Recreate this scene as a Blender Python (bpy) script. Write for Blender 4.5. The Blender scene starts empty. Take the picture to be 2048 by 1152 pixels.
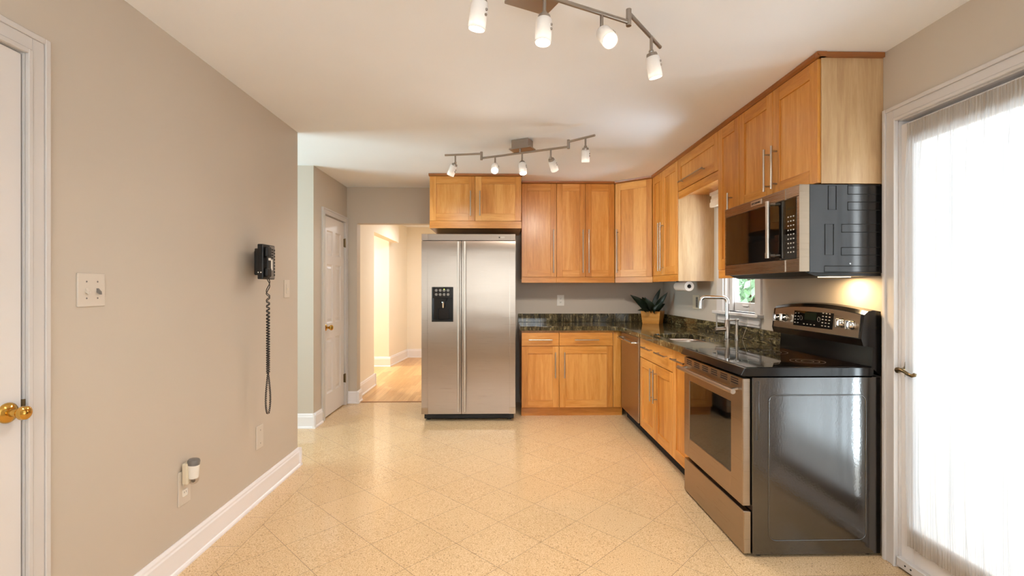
import bpy, bmesh, math, random
from mathutils import Matrix, Vector
random.seed(7)
SC = bpy.context.scene
COL = SC.collection

# ------------------------------------------------------------------ camera, world, exposure
cam_d = bpy.data.cameras.new('camera')
cam = bpy.data.objects.new('camera', cam_d); COL.objects.link(cam)
cam.location = (0, 0, 1.30)
cam.rotation_euler = (math.radians(90), 0, -math.atan(21 / 950.0))
cam_d.sensor_width = 36.0
cam_d.lens = 950.0 / 2048 * 36.0
cam_d.clip_start = 0.02
SC.camera = cam
SC.view_settings.view_transform = 'Standard'
SC.view_settings.look = 'None'
SC.view_settings.gamma = 1.0
SC.view_settings.use_curve_mapping = False
SC.view_settings.exposure = 0.47
SC.cycles.use_denoising = True
SC.cycles.max_bounces = 10
SC.cycles.diffuse_bounces = 6
SC.cycles.glossy_bounces = 5
SC.cycles.transmission_bounces = 8
SC.cycles.transparent_max_bounces = 12
SC.cycles.sample_clamp_indirect = 6.0
SC.cycles.caustics_reflective = False
SC.cycles.caustics_refractive = False

world = bpy.data.worlds.new('overcast_sky'); SC.world = world
world.use_nodes = True
wn = world.node_tree
wn.nodes['Background'].inputs['Color'].default_value = (0.90, 0.95, 1.0, 1)
wn.nodes['Background'].inputs['Strength'].default_value = 5.5

SPOT_W = 17.0          # each track head
HALL_W = 19.0
DAY_FILL_W = 52.0
DECK_FILL_W = 540.0
WARM = (1.0, 0.92, 0.82)

def portal(loc, rot, sx, sy):
    d = bpy.data.lights.new('window_portal', 'AREA'); d.shape = 'RECTANGLE'
    d.size = sx; d.size_y = sy
    d.cycles.is_portal = True
    o = bpy.data.objects.new('window_portal', d); COL.objects.link(o)
    o.location = loc; o.rotation_euler = rot
R90 = math.pi / 2
portal((1.99, 1.74, 1.06), (0, R90, 0), 2.0, 0.84)       # french door (faces -x)
portal((1.99, 3.65, 1.58), (0, R90, 0), 0.9, 0.5)        # sink window
portal((-3.94, 3.2, 1.35), (0, -R90, 0), 1.7, 1.9)       # added side room window
portal((0.1, -1.74, 1.4), (R90, 0, math.pi), 2.2, 1.4)  # added window behind the camera

def bounce_fill(loc, rot, sx, sy, w, col=(0.62, 0.82, 1.0)):
    """area lamp added outside a window, standing in for light off the ground"""
    d = bpy.data.lights.new('ground_bounce_fill', 'AREA'); d.shape = 'RECTANGLE'; d.size = sx; d.size_y = sy; d.energy = w; d.color = col; d.spread = math.radians(130)
    o = bpy.data.objects.new('ground_bounce_fill', d); COL.objects.link(o); o.location = loc; o.rotation_euler = rot
bounce_fill((0.1, -2.2, 0.25), (math.radians(90 + 52), 0, 0), 2.6, 0.9, DAY_FILL_W)  # unseen fill behind the camera, added to lift the ceiling
bounce_fill((-4.6, 3.0, 0.9), (0, -math.radians(90 + 12), 0), 1.2, 1.8, DAY_FILL_W * 1.05, (0.55, 0.90, 1.0))  # fill added for the side room, its opening and the far ceiling
bounce_fill((3.1, 0.5, -0.12), (0, math.radians(180 - 40), 0), 2.0, 3.2, DECK_FILL_W, (0.74, 0.88, 1.0))  # fill lamp laid over the deck to brighten ceiling and curtain
bounce_fill((3.2, 4.6, -0.12), (0, math.radians(180 - 40), 0), 1.6, 1.6, DECK_FILL_W * 0.2, (0.66, 0.84, 1.0))  # weaker added fill below the sink window

# ------------------------------------------------------------------ node helpers
class E:
    """tiny expression builder over shader math nodes"""
    nt = None
    def __init__(self, s): self.s = s
    @staticmethod
    def m(op, *a):
        n = E.nt.nodes.new('ShaderNodeMath'); n.operation = op
        for i, x in enumerate(a):
            if isinstance(x, E): E.nt.links.new(x.s, n.inputs[i])
            else: n.inputs[i].default_value = x
        return E(n.outputs[0])
    def __add__(s, o): return E.m('ADD', s, o)
    def __sub__(s, o): return E.m('SUBTRACT', s, o)
    def __rsub__(s, o): return E.m('SUBTRACT', o, s)
    def __mul__(s, o): return E.m('MULTIPLY', s, o)
    def __truediv__(s, o): return E.m('DIVIDE', s, o)
    __radd__ = __add__; __rmul__ = __mul__
    def fract(s): return E.m('FRACT', s)
    def floor(s): return E.m('FLOOR', s)
    def abs(s): return E.m('ABSOLUTE', s)
    def lt(s, v): return E.m('LESS_THAN', s, v)
    def gt(s, v): return E.m('GREATER_THAN', s, v)
    def min(s, o): return E.m('MINIMUM', s, o)
    def max(s, o): return E.m('MAXIMUM', s, o)

def new_mat(name):
    m = bpy.data.materials.new(name); m.use_nodes = True
    nt = m.node_tree; E.nt = nt
    return m, nt, nt.nodes['Principled BSDF']

def node(nt, t, **kw):
    n = nt.nodes.new(t)
    for k, v in kw.items(): setattr(n, k, v)
    return n

def setin(nt, n, key, val):
    if isinstance(val, E): nt.links.new(val.s, n.inputs[key])
    elif hasattr(val, 'is_output'): nt.links.new(val, n.inputs[key])
    else: n.inputs[key].default_value = val

def c3(r, g, b):
    f = lambda v: ((v / 255) / 12.92 if v / 255 <= 0.04045 else ((v / 255 + 0.055) / 1.055) ** 2.4)
    return (f(r), f(g), f(b), 1)

def ramp(nt, fac, stops):
    r = node(nt, 'ShaderNodeValToRGB')
    while len(r.color_ramp.elements) > 1: r.color_ramp.elements.remove(r.color_ramp.elements[-1])
    r.color_ramp.elements[0].position = stops[0][0]; r.color_ramp.elements[0].color = stops[0][1]
    for p, c in stops[1:]:
        e = r.color_ramp.elements.new(p); e.color = c
    setin(nt, r, 'Fac', fac)
    return r.outputs['Color']

def mix(nt, fac, a, b, blend='MIX'):
    n = node(nt, 'ShaderNodeMix', data_type='RGBA', blend_type=blend)
    setin(nt, n, 0, fac); setin(nt, n, 6, a); setin(nt, n, 7, b)
    return n.outputs[2]

def pos(nt):
    g = node(nt, 'ShaderNodeNewGeometry')
    s = node(nt, 'ShaderNodeSeparateXYZ'); nt.links.new(g.outputs['Position'], s.inputs[0])
    return g.outputs['Position'], E(s.outputs[0]), E(s.outputs[1]), E(s.outputs[2])

def vec(nt, x, y, z):
    n = node(nt, 'ShaderNodeCombineXYZ')
    for i, v in enumerate((x, y, z)): setin(nt, n, i, v)
    return n.outputs[0]

def noise(nt, v, scale, detail=3, rough=0.55, dist=0.0):
    n = node(nt, 'ShaderNodeTexNoise')
    setin(nt, n, 'Vector', v); setin(nt, n, 'Scale', scale); setin(nt, n, 'Detail', detail)
    setin(nt, n, 'Roughness', rough); setin(nt, n, 'Distortion', dist)
    return E(n.outputs['Fac'])

def attr(nt, name):
    n = node(nt, 'ShaderNodeAttribute', attribute_name=name)
    return E(n.outputs['Fac'])

def bump(nt, p, h, strength, dist=0.01):
    b = node(nt, 'ShaderNodeBump'); setin(nt, b, 'Height', h)
    b.inputs['Strength'].default_value = strength; b.inputs['Distance'].default_value = dist
    nt.links.new(b.outputs[0], p.inputs['Normal'])

def simple(name, col, rough=0.5, metal=0.0, coat=0.0, spec=None, emit=None, es=0.0, vary=0.0, vs=30):
    m, nt, p = new_mat(name)
    P, x, y, z = pos(nt)
    n = noise(nt, P, vs, 2)
    k = 1.0 + (0 if vary else 0)
    if vary:
        d = tuple(c * (1 - vary) for c in col[:3]) + (1,)
        u = tuple(min(1, c * (1 + vary)) for c in col[:3]) + (1,)
        setin(nt, p, 'Base Color', ramp(nt, n, [(0.3, d), (0.7, u)]))
    else:
        p.inputs['Base Color'].default_value = col
    p.inputs['Roughness'].default_value = rough
    p.inputs['Metallic'].default_value = metal
    p.inputs['Coat Weight'].default_value = coat
    if spec is not None: p.inputs['Specular IOR Level'].default_value = spec
    if emit:
        p.inputs['Emission Color'].default_value = emit; p.inputs['Emission Strength'].default_value = es
    return m

def paint(name, col, rough=0.6, b=0.05):
    m, nt, p = new_mat(name)
    P, x, y, z = pos(nt)
    n1 = noise(nt, P, 1.3, 2); n2 = noise(nt, P, 260, 3)
    d = tuple(c * 0.985 for c in col[:3]) + (1,); u = tuple(min(1, c * 1.015) for c in col[:3]) + (1,)
    setin(nt, p, 'Base Color', ramp(nt, n1, [(0.35, d), (0.65, u)]))
    p.inputs['Roughness'].default_value = rough
    p.inputs['Specular IOR Level'].default_value = 0.3
    if b: bump(nt, p, n2, b, 0.002)
    return m

def wood(name, dark, mid, light, rough=0.32, plank=0.16, coat=0.15):
    m, nt, p = new_mat(name)
    P, x, y, z = pos(nt)
    g = attr(nt, 'grain'); t = attr(nt, 'tone')
    h = x + y * 1.0
    # vertical grain: fine across h, long in z ; horizontal: the other way round
    a = (1.0 - g)
    vx = (x * (a * 9.0 + 1.0)) + t * 3.0
    vy = (y * (a * 9.0 + 1.0)) + t * 5.0
    vz = z * (g * 9.0 + 0.9)
    v = vec(nt, vx, vy, vz)
    n1 = noise(nt, v, 2.4, 5, 0.6, 0.5)
    n2 = noise(nt, v, 16.0, 3, 0.6)
    f = n1 * 0.75 + n2 * 0.25 + (t - 0.5) * plank
    setin(nt, p, 'Base Color', ramp(nt, f, [(0.3, dark), (0.5, mid), (0.72, light)]))
    p.inputs['Roughness'].default_value = rough
    p.inputs['Coat Weight'].default_value = coat; p.inputs['Coat Roughness'].default_value = 0.25
    bump(nt, p, n2, 0.03, 0.002)
    return m

def steel(name, col, rough=0.3, axis='H', wob=0.0, aniso=0.0):
    m, nt, p = new_mat(name)
    P, x, y, z = pos(nt)
    if axis == 'H': v = vec(nt, x * 3.0, y * 3.0, z * 900.0)
    else: v = vec(nt, x * 900.0, y * 900.0, z * 3.0)
    n = noise(nt, v, 1.0, 2)
    setin(nt, p, 'Base Color', ramp(nt, n, [(0.3, tuple(c * 0.93 for c in col[:3]) + (1,)), (0.7, col)]))
    setin(nt, p, 'Roughness', n * 0.12 + (rough - 0.06))
    p.inputs['Metallic'].default_value = 1.0
    if aniso:
        p.inputs['Anisotropic'].default_value = aniso
        tg = node(nt, 'ShaderNodeTangent', direction_type='RADIAL', axis='Z')
        nt.links.new(tg.outputs[0], p.inputs['Tangent'])
    if wob:
        w = noise(nt, vec(nt, x * 0.8, y * 0.8, z * 2.2), 1.6, 1)
        bump(nt, p, w, wob, 0.03)
    return m

M = {}
M['wall'] = paint('beige_wall_paint', c3(201, 191, 178), 0.55)
M['ceil'] = paint('white_ceiling_paint', c3(244, 246, 250), 0.8)
M['trim'] = paint('dimmed_white_trim_paint', c3(210, 206, 204), 0.35, 0.0)  # white greyed in its colour to hold the dim look of the left door casing
M['base'] = paint('lit_white_baseboard_paint', c3(242, 240, 243), 0.35, 0.0)  # lit copy of the trim white, kept brighter for the baseboards
M['door'] = paint('white_door_paint', c3(224, 220, 218), 0.4, 0.0)
M['hall'] = paint('cream_hall_paint', c3(244, 237, 222), 0.6)
M['maple'] = wood('honey_maple', c3(184, 116, 44), c3(207, 141, 62), c3(225, 165, 90), 0.32, 0.42)
M['crown'] = wood('dark_maple_molding', c3(140, 84, 40), c3(158, 98, 50), c3(172, 110, 60))
M['pale'] = wood('pale_maple_veneer', c3(176, 141, 102), c3(193, 160, 118), c3(208, 178, 137), 0.4, 0.25)
M['oak'] = None
M['steel'] = steel('brushed_stainless_steel', c3(178, 164, 151), 0.30, 'H', 0.10, 0.85)
M['steeld'] = steel('stainless_dark_reflection', c3(150, 128, 108), 0.28, 'H', 0.05)  # microwave steel darkened; the cabinets' dark reflection is put into its colour
M['steelw'] = steel('brushed_stainless_front', c3(172, 154, 134), 0.3, 'H', 0.05)
M['handle'] = steel('satin_nickel', c3(190, 180, 168), 0.3, 'H')
M['nickel'] = steel('brushed_nickel', c3(170, 162, 154), 0.36, 'H')
M['chrome'] = simple('chrome', c3(225, 225, 225), 0.08, 1.0)
M['brass'] = simple('polished_brass', c3(212, 168, 84), 0.16, 1.0)
M['oldbrass'] = simple('antique_brass', c3(128, 112, 84), 0.3, 1.0)
M['black'] = simple('black_plastic', c3(15, 13, 12), 0.45)
M['gloss'] = None
M['white'] = simple('white_plastic', c3(240, 236, 228), 0.35)
M['plate'] = simple('painted_wall_plate', c3(212, 203, 191), 0.4)
M['ivory'] = simple('ivory_plastic', c3(226, 214, 190), 0.4)
M['grey'] = simple('grey_plastic', c3(120, 116, 112), 0.45)
M['dark'] = simple('dark_gap', c3(16, 13, 11), 0.8)
M['bglass'] = simple('black_ceramic_glass', c3(10, 9, 9), 0.04, 0, 0.0, 0.6)
M['mark'] = simple('grey_printed_marks', c3(170, 168, 165), 0.5)
M['ring'] = simple('burner_ring_print', c3(118, 114, 110), 0.3)
M['clear'] = None
M['paper'] = simple('white_paper_towel', c3(240, 232, 224), 0.9, vary=0.02)
M['soil'] = simple('dark_potting_bark', c3(54, 36, 24), 0.95, vary=0.3, vs=90)
M['leaf'] = simple('dark_green_leaf', c3(24, 34, 20), 0.35, vary=0.25, vs=20)
M['tree'] = simple('tree_leaves', c3(150, 182, 150), 0.6, vary=0.3, vs=3)
M['bark'] = simple('tree_bark', c3(90, 76, 62), 0.9, vary=0.2)
M['deck'] = simple('pale_deck_boards', c3(200, 196, 190), 0.8, vary=0.05)
M['lawn'] = simple('lawn_grass', c3(86, 120, 62), 0.9, vary=0.25, vs=6)
M['shade'] = simple('white_shade_fabric', c3(232, 224, 210), 0.85, vary=0.02)
M['led'] = simple('green_indicator', c3(200, 220, 60), 0.5, emit=c3(220, 240, 90), es=3.0)
M['lcd'] = simple('dark_green_display', c3(14, 24, 14), 0.15, emit=c3(20, 60, 30), es=0.04)
M['bulb'] = simple('halogen_bulb_glow', (1, 1, 1, 1), 0.5, emit=(1.0, 0.92, 0.82, 1), es=6.0)
M['hoodlens'] = simple('hood_lamp_lens', (1, 1, 1, 1), 0.5, emit=(1.0, 0.72, 0.38, 1), es=5.0)

def mk_gloss():
    m, nt, p = new_mat('black_enamel')
    P, x, y, z = pos(nt)
    n = noise(nt, P, 120, 2)
    p.inputs['Base Color'].default_value = c3(15, 13, 14)
    p.inputs['Roughness'].default_value = 0.12
    p.inputs['IOR'].default_value = 1.8; p.inputs['Specular IOR Level'].default_value = 0.9
    bump(nt, p, n, 0.16, 0.0014)
    return m
M['gloss'] = mk_gloss()
M['smooth'] = simple('black_gloss_trim', c3(16, 14, 14), 0.14)
M['case'] = simple('black_painted_case', c3(14, 14, 16), 0.16)
M['case'].node_tree.nodes['Principled BSDF'].inputs['IOR'].default_value = 1.7

def mk_clear(name, tint, gl=0.06):
    m, nt, p = new_mat(name)
    nt.nodes.remove(p)
    out = nt.nodes['Material Output']
    t = node(nt, 'ShaderNodeBsdfTransparent'); t.inputs[0].default_value = tint
    g = node(nt, 'ShaderNodeBsdfGlossy'); g.inputs['Roughness'].default_value = 0.02
    mx = node(nt, 'ShaderNodeMixShader'); mx.inputs[0].default_value = gl
    nt.links.new(t.outputs[0], mx.inputs[1]); nt.links.new(g.outputs[0], mx.inputs[2])
    nt.links.new(mx.outputs[0], out.inputs[0])
    return m
M['clear'] = mk_clear('clear_window_glass', (0.97, 0.98, 0.97, 1))
M['amber'] = mk_clear('clear_plastic_dome', (0.92, 0.9, 0.88, 1), 0.12)

def mk_sheer():
    m, nt, p = new_mat('sheer_curtain_voile')
    nt.nodes.remove(p)
    out = nt.nodes['Material Output']
    P, x, y, z = pos(nt)
    w = noise(nt, vec(nt, x * 40.0, y * 900.0, z * 900.0), 1.0, 1)
    lw = node(nt, 'ShaderNodeLayerWeight'); lw.inputs['Blend'].default_value = 0.5
    c = (1.0 - E(lw.outputs['Facing'])).max(0.12)          # cosine to the viewing ray: slanted folds look denser
    tr = E.m('POWER', 0.20, E.m('DIVIDE', 1.0, c)) + (w - 0.5) * 0.04
    t = node(nt, 'ShaderNodeBsdfTransparent')
    tl = node(nt, 'ShaderNodeBsdfTranslucent'); tl.inputs[0].default_value = (0.14, 0.142, 0.146, 1)
    d = node(nt, 'ShaderNodeBsdfDiffuse'); d.inputs[0].default_value = c3(240, 228, 214)
    a = node(nt, 'ShaderNodeMixShader'); a.inputs[0].default_value = 0.45
    nt.links.new(tl.outputs[0], a.inputs[1]); nt.links.new(d.outputs[0], a.inputs[2])
    b = node(nt, 'ShaderNodeMixShader'); setin(nt, b, 0, 1.0 - tr.max(0.0))
    nt.links.new(t.outputs[0], b.inputs[1]); nt.links.new(a.outputs[0], b.inputs[2])
    nt.links.new(b.outputs[0], out.inputs[0])
    return m
M['sheer'] = mk_sheer()

def mk_frost():
    m, nt, p = new_mat('frosted_white_glass')
    nt.nodes.remove(p)
    out = nt.nodes['Material Output']
    tl = node(nt, 'ShaderNodeBsdfTranslucent'); tl.inputs[0].default_value = (0.9, 0.87, 0.84, 1)
    d = node(nt, 'ShaderNodeBsdfDiffuse'); d.inputs[0].default_value = (0.9, 0.88, 0.86, 1)
    g = node(nt, 'ShaderNodeBsdfGlossy'); g.inputs['Roughness'].default_value = 0.1
    a = node(nt, 'ShaderNodeMixShader'); a.inputs[0].default_value = 0.74
    nt.links.new(tl.outputs[0], a.inputs[1]); nt.links.new(d.outputs[0], a.inputs[2])
    b = node(nt, 'ShaderNodeMixShader'); b.inputs[0].default_value = 0.06
    nt.links.new(a.outputs[0], b.inputs[1]); nt.links.new(g.outputs[0], b.inputs[2])
    nt.links.new(b.outputs[0], out.inputs[0])
    return m
M['frost'] = mk_frost()

def mk_floor():
    m, nt, p = new_mat('polished_granite_tile')
    P, x, y, z = pos(nt)
    T = 0.3055; r2 = 1 / math.sqrt(2) / T
    u = ((x - 1.065) + (y - 2.425)) * r2
    v = ((y - 2.425) - (x - 1.065)) * r2
    def line(c, size, wid): 
        f = c.fract(); return (f.min(1.0 - f) * size).lt(wid)
    W = 0.0011
    diag = line(u, T, W).max(line(v, T, W))
    inb = x.gt(1.065).max(x.lt(-1.311) * y.lt(3.4))
    by = (y - 2.42) * (1 / 0.305)
    cross = line(by, 0.305, W)
    seam = (x - 1.065).abs().lt(W).max(((x + 1.311).abs().lt(W)) * y.lt(3.4))
    joint = (diag * (1.0 - inb)).max(cross * inb).max(seam)
    wnz = node(nt, 'ShaderNodeTexWhiteNoise', noise_dimensions='3D')
    setin(nt, wnz, 'Vector', vec(nt, u.floor() * (1.0 - inb), v.floor() * (1.0 - inb) + by.floor() * inb, inb))
    tone = E(wnz.outputs['Value'])
    off = vec(nt, x + tone * 7.0, y + tone * 3.0, tone * 5.0)
    n1 = noise(nt, off, 190, 3, 0.7)
    n2 = noise(nt, off, 420, 2, 0.6)
    n3 = noise(nt, off, 9, 3)
    vor = node(nt, 'ShaderNodeTexVoronoi'); setin(nt, vor, 'Vector', off); vor.inputs['Scale'].default_value = 115
    f = n1 * 0.62 + n2 * 0.38 + (tone - 0.5) * 0.016
    base = ramp(nt, f, [(0.34, c3(134, 100, 64)), (0.42, c3(194, 160, 118)), (0.5, c3(226, 195, 152)), (0.58, c3(235, 208, 168)), (0.68, c3(243, 222, 188))])
    vc = node(nt, 'ShaderNodeSeparateColor'); nt.links.new(vor.outputs['Color'], vc.inputs[0])
    fleck = E(vc.outputs[0]).gt(0.93) * E(vor.outputs['Distance']).lt(0.42)
    base = mix(nt, fleck * 0.5, base, c3(104, 76, 52))
    base = mix(nt, n3 * 0.25, base, c3(206, 172, 134))
    base = mix(nt, joint * 0.8, base, c3(96, 70, 44))
    setin(nt, p, 'Base Color', base)
    setin(nt, p, 'Roughness', n3 * 0.05 + 0.06 + joint * 0.4)
    p.inputs['Specular IOR Level'].default_value = 0.45
    bump(nt, p, 1.0 - joint, 0.15, 0.002)
    return m
M['floor'] = mk_floor()

def mk_oak():
    m, nt, p = new_mat('oak_strip_floor')
    P, x, y, z = pos(nt)
    bi = (x * (1 / 0.057)).floor()
    wz = node(nt, 'ShaderNodeTexWhiteNoise', noise_dimensions='1D'); setin(nt, wz, 'W', bi)
    t0 = E(wz.outputs['Value'])
    yi = ((y + t0 * 3.0) * (1 / 0.9))
    w2 = node(nt, 'ShaderNodeTexWhiteNoise', noise_dimensions='2D'); setin(nt, w2, 'Vector', vec(nt, bi, yi.floor(), 0.0))
    t = E(w2.outputs['Value'])
    fx = (x * (1 / 0.057)).fract()
    gap = (fx.min(1.0 - fx) * 0.057).lt(0.0009)
    n = noise(nt, vec(nt, x * 14.0 + t * 9.0, y, 0.0), 4, 4)
    c = ramp(nt, n * 0.6 + t * 0.4, [(0.25, c3(198, 150, 92)), (0.5, c3(216, 170, 112)), (0.75, c3(228, 188, 132))])
    setin(nt, p, 'Base Color', mix(nt, gap * 0.5, c, c3(120, 80, 44)))
    p.inputs['Roughness'].default_value = 0.28
    return m
M['oak'] = mk_oak()

def mk_granite(name='green_black_granite'):
    m, nt, p = new_mat(name)
    P, x, y, z = pos(nt)
    d = noise(nt, P, 5, 3)
    v = vec(nt, x * 2.2 + d * 0.5 + y * 0.3, y * 2.2 + d * 0.6 - x * 0.2, z * 2.0 + d * 0.3)
    n1 = noise(nt, vec(nt, x * 30.0 + d * 4.0, y * 7.0 + d * 4.0, z * 24.0 * (x.gt(1.82)) + z * 3.0), 1.0, 6, 0.68, 1.3)
    n2 = noise(nt, P, 60, 3, 0.6)
    f = n1 * 0.8 + n2 * 0.2
    c = ramp(nt, f, [(0.33, c3(24, 20, 14)), (0.45, c3(52, 45, 30)), (0.53, c3(86, 76, 50)), (0.59, c3(132, 118, 82)), (0.67, c3(188, 174, 134))])
    setin(nt, p, 'Base Color', c)
    p.inputs['Roughness'].default_value = 0.07
    p.inputs['Specular IOR Level'].default_value = 0.6
    return m
M['granite'] = mk_granite()

# ------------------------------------------------------------------ mesh helpers
def rz(a): return Matrix.Rotation(a, 4, 'Z')

class MB:
    def __init__(self): self.v = []; self.f = []; self.g = []; self.t = []; self.s = []
    def add(self, vs, fs, M4=None, grain=0.0, tone=0.5, smooth=False):
        o = len(self.v)
        for p in vs:
            p = Vector(p)
            if M4 is not None: p = M4 @ p
            self.v.append(p)
        for f in fs:
            self.f.append([i + o for i in f]); self.g.append(grain); self.t.append(tone); self.s.append(smooth)
        return self
    def bm(self, bm, M4=None, grain=0.0, tone=0.5, smooth=False):
        bm.verts.index_update()
        self.add([v.co.copy() for v in bm.verts], [[v.index for v in f.verts] for f in bm.faces], M4, grain, tone, smooth)
        bm.free(); return self
    def box(self, x0, x1, y0, y1, z0, z1, bev=0.0, seg=2, M4=None, grain=0.0, tone=0.5):
        b = bmesh.new()
        bmesh.ops.create_cube(b, size=1.0)
        for v in b.verts:
            v.co = Vector(((x0 + x1) / 2 + v.co.x * (x1 - x0), (y0 + y1) / 2 + v.co.y * (y1 - y0), (z0 + z1) / 2 + v.co.z * (z1 - z0)))
        if bev > 0:
            bmesh.ops.bevel(b, geom=list(b.edges), offset=bev, segments=seg, profile=0.5, affect='EDGES')
        return self.bm(b, M4, grain, tone)
    def prism(self, poly, axis, a0, a1, bev=0.0, M4=None, grain=0.0, tone=0.5, smooth=False, seg=2):
        """poly: 2D points; axis 'x': (y,z), 'y': (x,z), 'z': (x,y)"""
        def pt(p, a):
            if axis == 'x': return (a, p[0], p[1])
            if axis == 'y': return (p[0], a, p[1])
            return (p[0], p[1], a)
        n = len(poly)
        b = bmesh.new()
        A = [b.verts.new(pt(p, a0)) for p in poly]; B = [b.verts.new(pt(p, a1)) for p in poly]
        b.faces.new(A); b.faces.new(list(reversed(B)))
        for i in range(n):
            j = (i + 1) % n; b.faces.new((A[j], A[i], B[i], B[j]))
        bmesh.ops.recalc_face_normals(b, faces=list(b.faces))
        if bev > 0:
            bmesh.ops.bevel(b, geom=list(b.edges), offset=bev, segments=seg, profile=0.5, affect='EDGES')
        return self.bm(b, M4, grain, tone, smooth)
    def lathe(self, prof, origin=(0, 0, 0), axis=(0, 0, 1), n=28, M4=None, caps=True):
        """prof: list of (radius, height); smooth within, sharp where a radius/height repeats"""
        ax = Vector(axis).normalized(); q = Vector((0, 0, 1)).rotation_difference(ax).to_matrix().to_4x4()
        T = Matrix.Translation(Vector(origin)) @ q
        if M4 is not None: T = M4 @ T
        vs = []; fs = []
        for (r, h) in prof:
            for k in range(n):
                a = 2 * math.pi * k / n
                vs.append((r * math.cos(a), r * math.sin(a), h))
        # split rings: every segment separate unless nearly smooth
        def seg(i):
            (r0, h0), (r1, h1) = prof[i], prof[i + 1]; return math.atan2(r1 - r0, h1 - h0)
        runs = []; cur = [0, 1]
        for i in range(1, len(prof) - 1):
            if abs(seg(i) - seg(i - 1)) < 0.7: cur.append(i + 1)
            else: runs.append(cur); cur = [i, i + 1]
        runs.append(cur)
        for run in runs:
            V = []; F = []
            for i in run: V += vs[i * n:(i + 1) * n]
            for i in range(len(run) - 1):
                for k in range(n):
                    a = i * n + k; b_ = i * n + (k + 1) % n
                    F.append((a, b_, b_ + n, a + n))
            self.add(V, F, T, smooth=True)
        if caps:
            if prof[0][0] > 1e-6: self.add(vs[:n], [list(reversed(range(n)))], T)
            if prof[-1][0] > 1e-6: self.add(vs[-n:], [list(range(n))], T)
        return self
    def cyl(self, p0, p1, r, r2=None, n=20, M4=None):
        p0 = Vector(p0); p1 = Vector(p1)
        return self.lathe([(r, 0), (r if r2 is None else r2, (p1 - p0).length)], p0, p1 - p0, n, M4)
    def tube(self, pts, r, n=10, closed=False, M4=None, caps=True):
        pts = [Vector(p) for p in pts]; m = len(pts)
        vs = []; fs = []
        up = None
        for i, p in enumerate(pts):
            if closed: t = pts[(i + 1) % m] - pts[i - 1]
            else: t = pts[min(i + 1, m - 1)] - pts[max(i - 1, 0)]
            t.normalize()
            if up is None:
                up = t.orthogonal().normalized()
            else:
                up = (up - t * up.dot(t)).normalized()
            w = t.cross(up)
            rr = r[i] if isinstance(r, (list, tuple)) else r
            for k in range(n):
                a = 2 * math.pi * k / n
                vs.append(p + (up * math.cos(a) + w * math.sin(a)) * rr)
        for i in range(m if closed else m - 1):
            for k in range(n):
                a = i * n + k; b_ = i * n + (k + 1) % n
                c = ((i + 1) % m) * n + (k + 1) % n; d = ((i + 1) % m) * n + k
                fs.append((a, b_, c, d))
        self.add(vs, fs, M4, smooth=True)
        if caps and not closed:
            self.add(vs[:n], [list(reversed(range(n)))], M4); self.add(vs[-n:], [list(range(n))], M4)
        return self
    def sphere(self, c, r, sx=1, sy=1, sz=1, n=20, M4=None):
        b = bmesh.new(); bmesh.ops.create_uvsphere(b, u_segments=n, v_segments=n // 2, radius=r)
        for v in b.verts: v.co = Vector((v.co.x * sx + c[0], v.co.y * sy + c[1], v.co.z * sz + c[2]))
        return self.bm(b, M4, smooth=True)
    def text(self, s, size, M4, depth=0.0006):
        cu = bpy.data.curves.new('t', 'FONT'); cu.body = s; cu.size = size; cu.extrude = depth; cu.align_x = 'CENTER'; cu.align_y = 'CENTER'
        cu.resolution_u = 2
        o = bpy.data.objects.new('t', cu); COL.objects.link(o)
        dg = bpy.context.evaluated_depsgraph_get(); me = o.evaluated_get(dg).to_mesh()
        self.add([v.co.copy() for v in me.vertices], [list(p.vertices) for p in me.polygons], M4)
        o.evaluated_get(dg).to_mesh_clear(); bpy.data.objects.remove(o); bpy.data.curves.remove(cu)
        return self
    def build(self, name, mat, parent=None, loc=None, local=False):
        """world-space vertices unless local; parent empties carry a location (and maybe a rotation)"""
        if parent is not None:
            inv = Matrix.Identity(4) if local else root_matrix(parent).inverted()
        else:
            if loc is None:
                xs = [v.x for v in self.v]; ys = [v.y for v in self.v]; zs = [v.z for v in self.v]
                loc = Vector(((min(xs) + max(xs)) / 2, (min(ys) + max(ys)) / 2, min(zs)))
            inv = Matrix.Translation(-Vector(loc))
        me = bpy.data.meshes.new(name)
        me.from_pydata([inv @ v for v in self.v], [], self.f)
        a = me.attributes.new('grain', 'FLOAT', 'FACE'); a.data.foreach_set('value', self.g)
        a = me.attributes.new('tone', 'FLOAT', 'FACE'); a.data.foreach_set('value', self.t)
        me.polygons.foreach_set('use_smooth', self.s)
        me.materials.append(M[mat] if isinstance(mat, str) else mat)
        me.update()
        o = bpy.data.objects.new(name, me); COL.objects.link(o)
        if parent is not None: o.parent = parent
        else: o.location = loc
        return o

def root_matrix(o):
    m = Matrix.Identity(4); c = o
    while c is not None:
        m = (Matrix.Translation(c.location) @ c.rotation_euler.to_matrix().to_4x4()) @ m
        c = c.parent
    return m

def tag(o, label=None, cat=None, group=None, kind=None):
    if label: o['label'] = label
    if cat: o['category'] = cat
    if group: o['group'] = group
    if kind: o['kind'] = kind
    return o

def thing(name, label, cat, loc=(0, 0, 0), rotz=0.0, group=None, kind=None):
    o = bpy.data.objects.new(name, None); COL.objects.link(o)
    o.empty_display_size = 0.1
    o.location = loc; o.rotation_euler = (0, 0, rotz)
    return tag(o, label, cat, group, kind)

def struct(name, mb, mat, label, cat):
    return tag(mb.build(name, mat), label, cat, kind='structure')

H = 2.437; XL = -1.49; XR = 1.85; YB = 5.40

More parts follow.
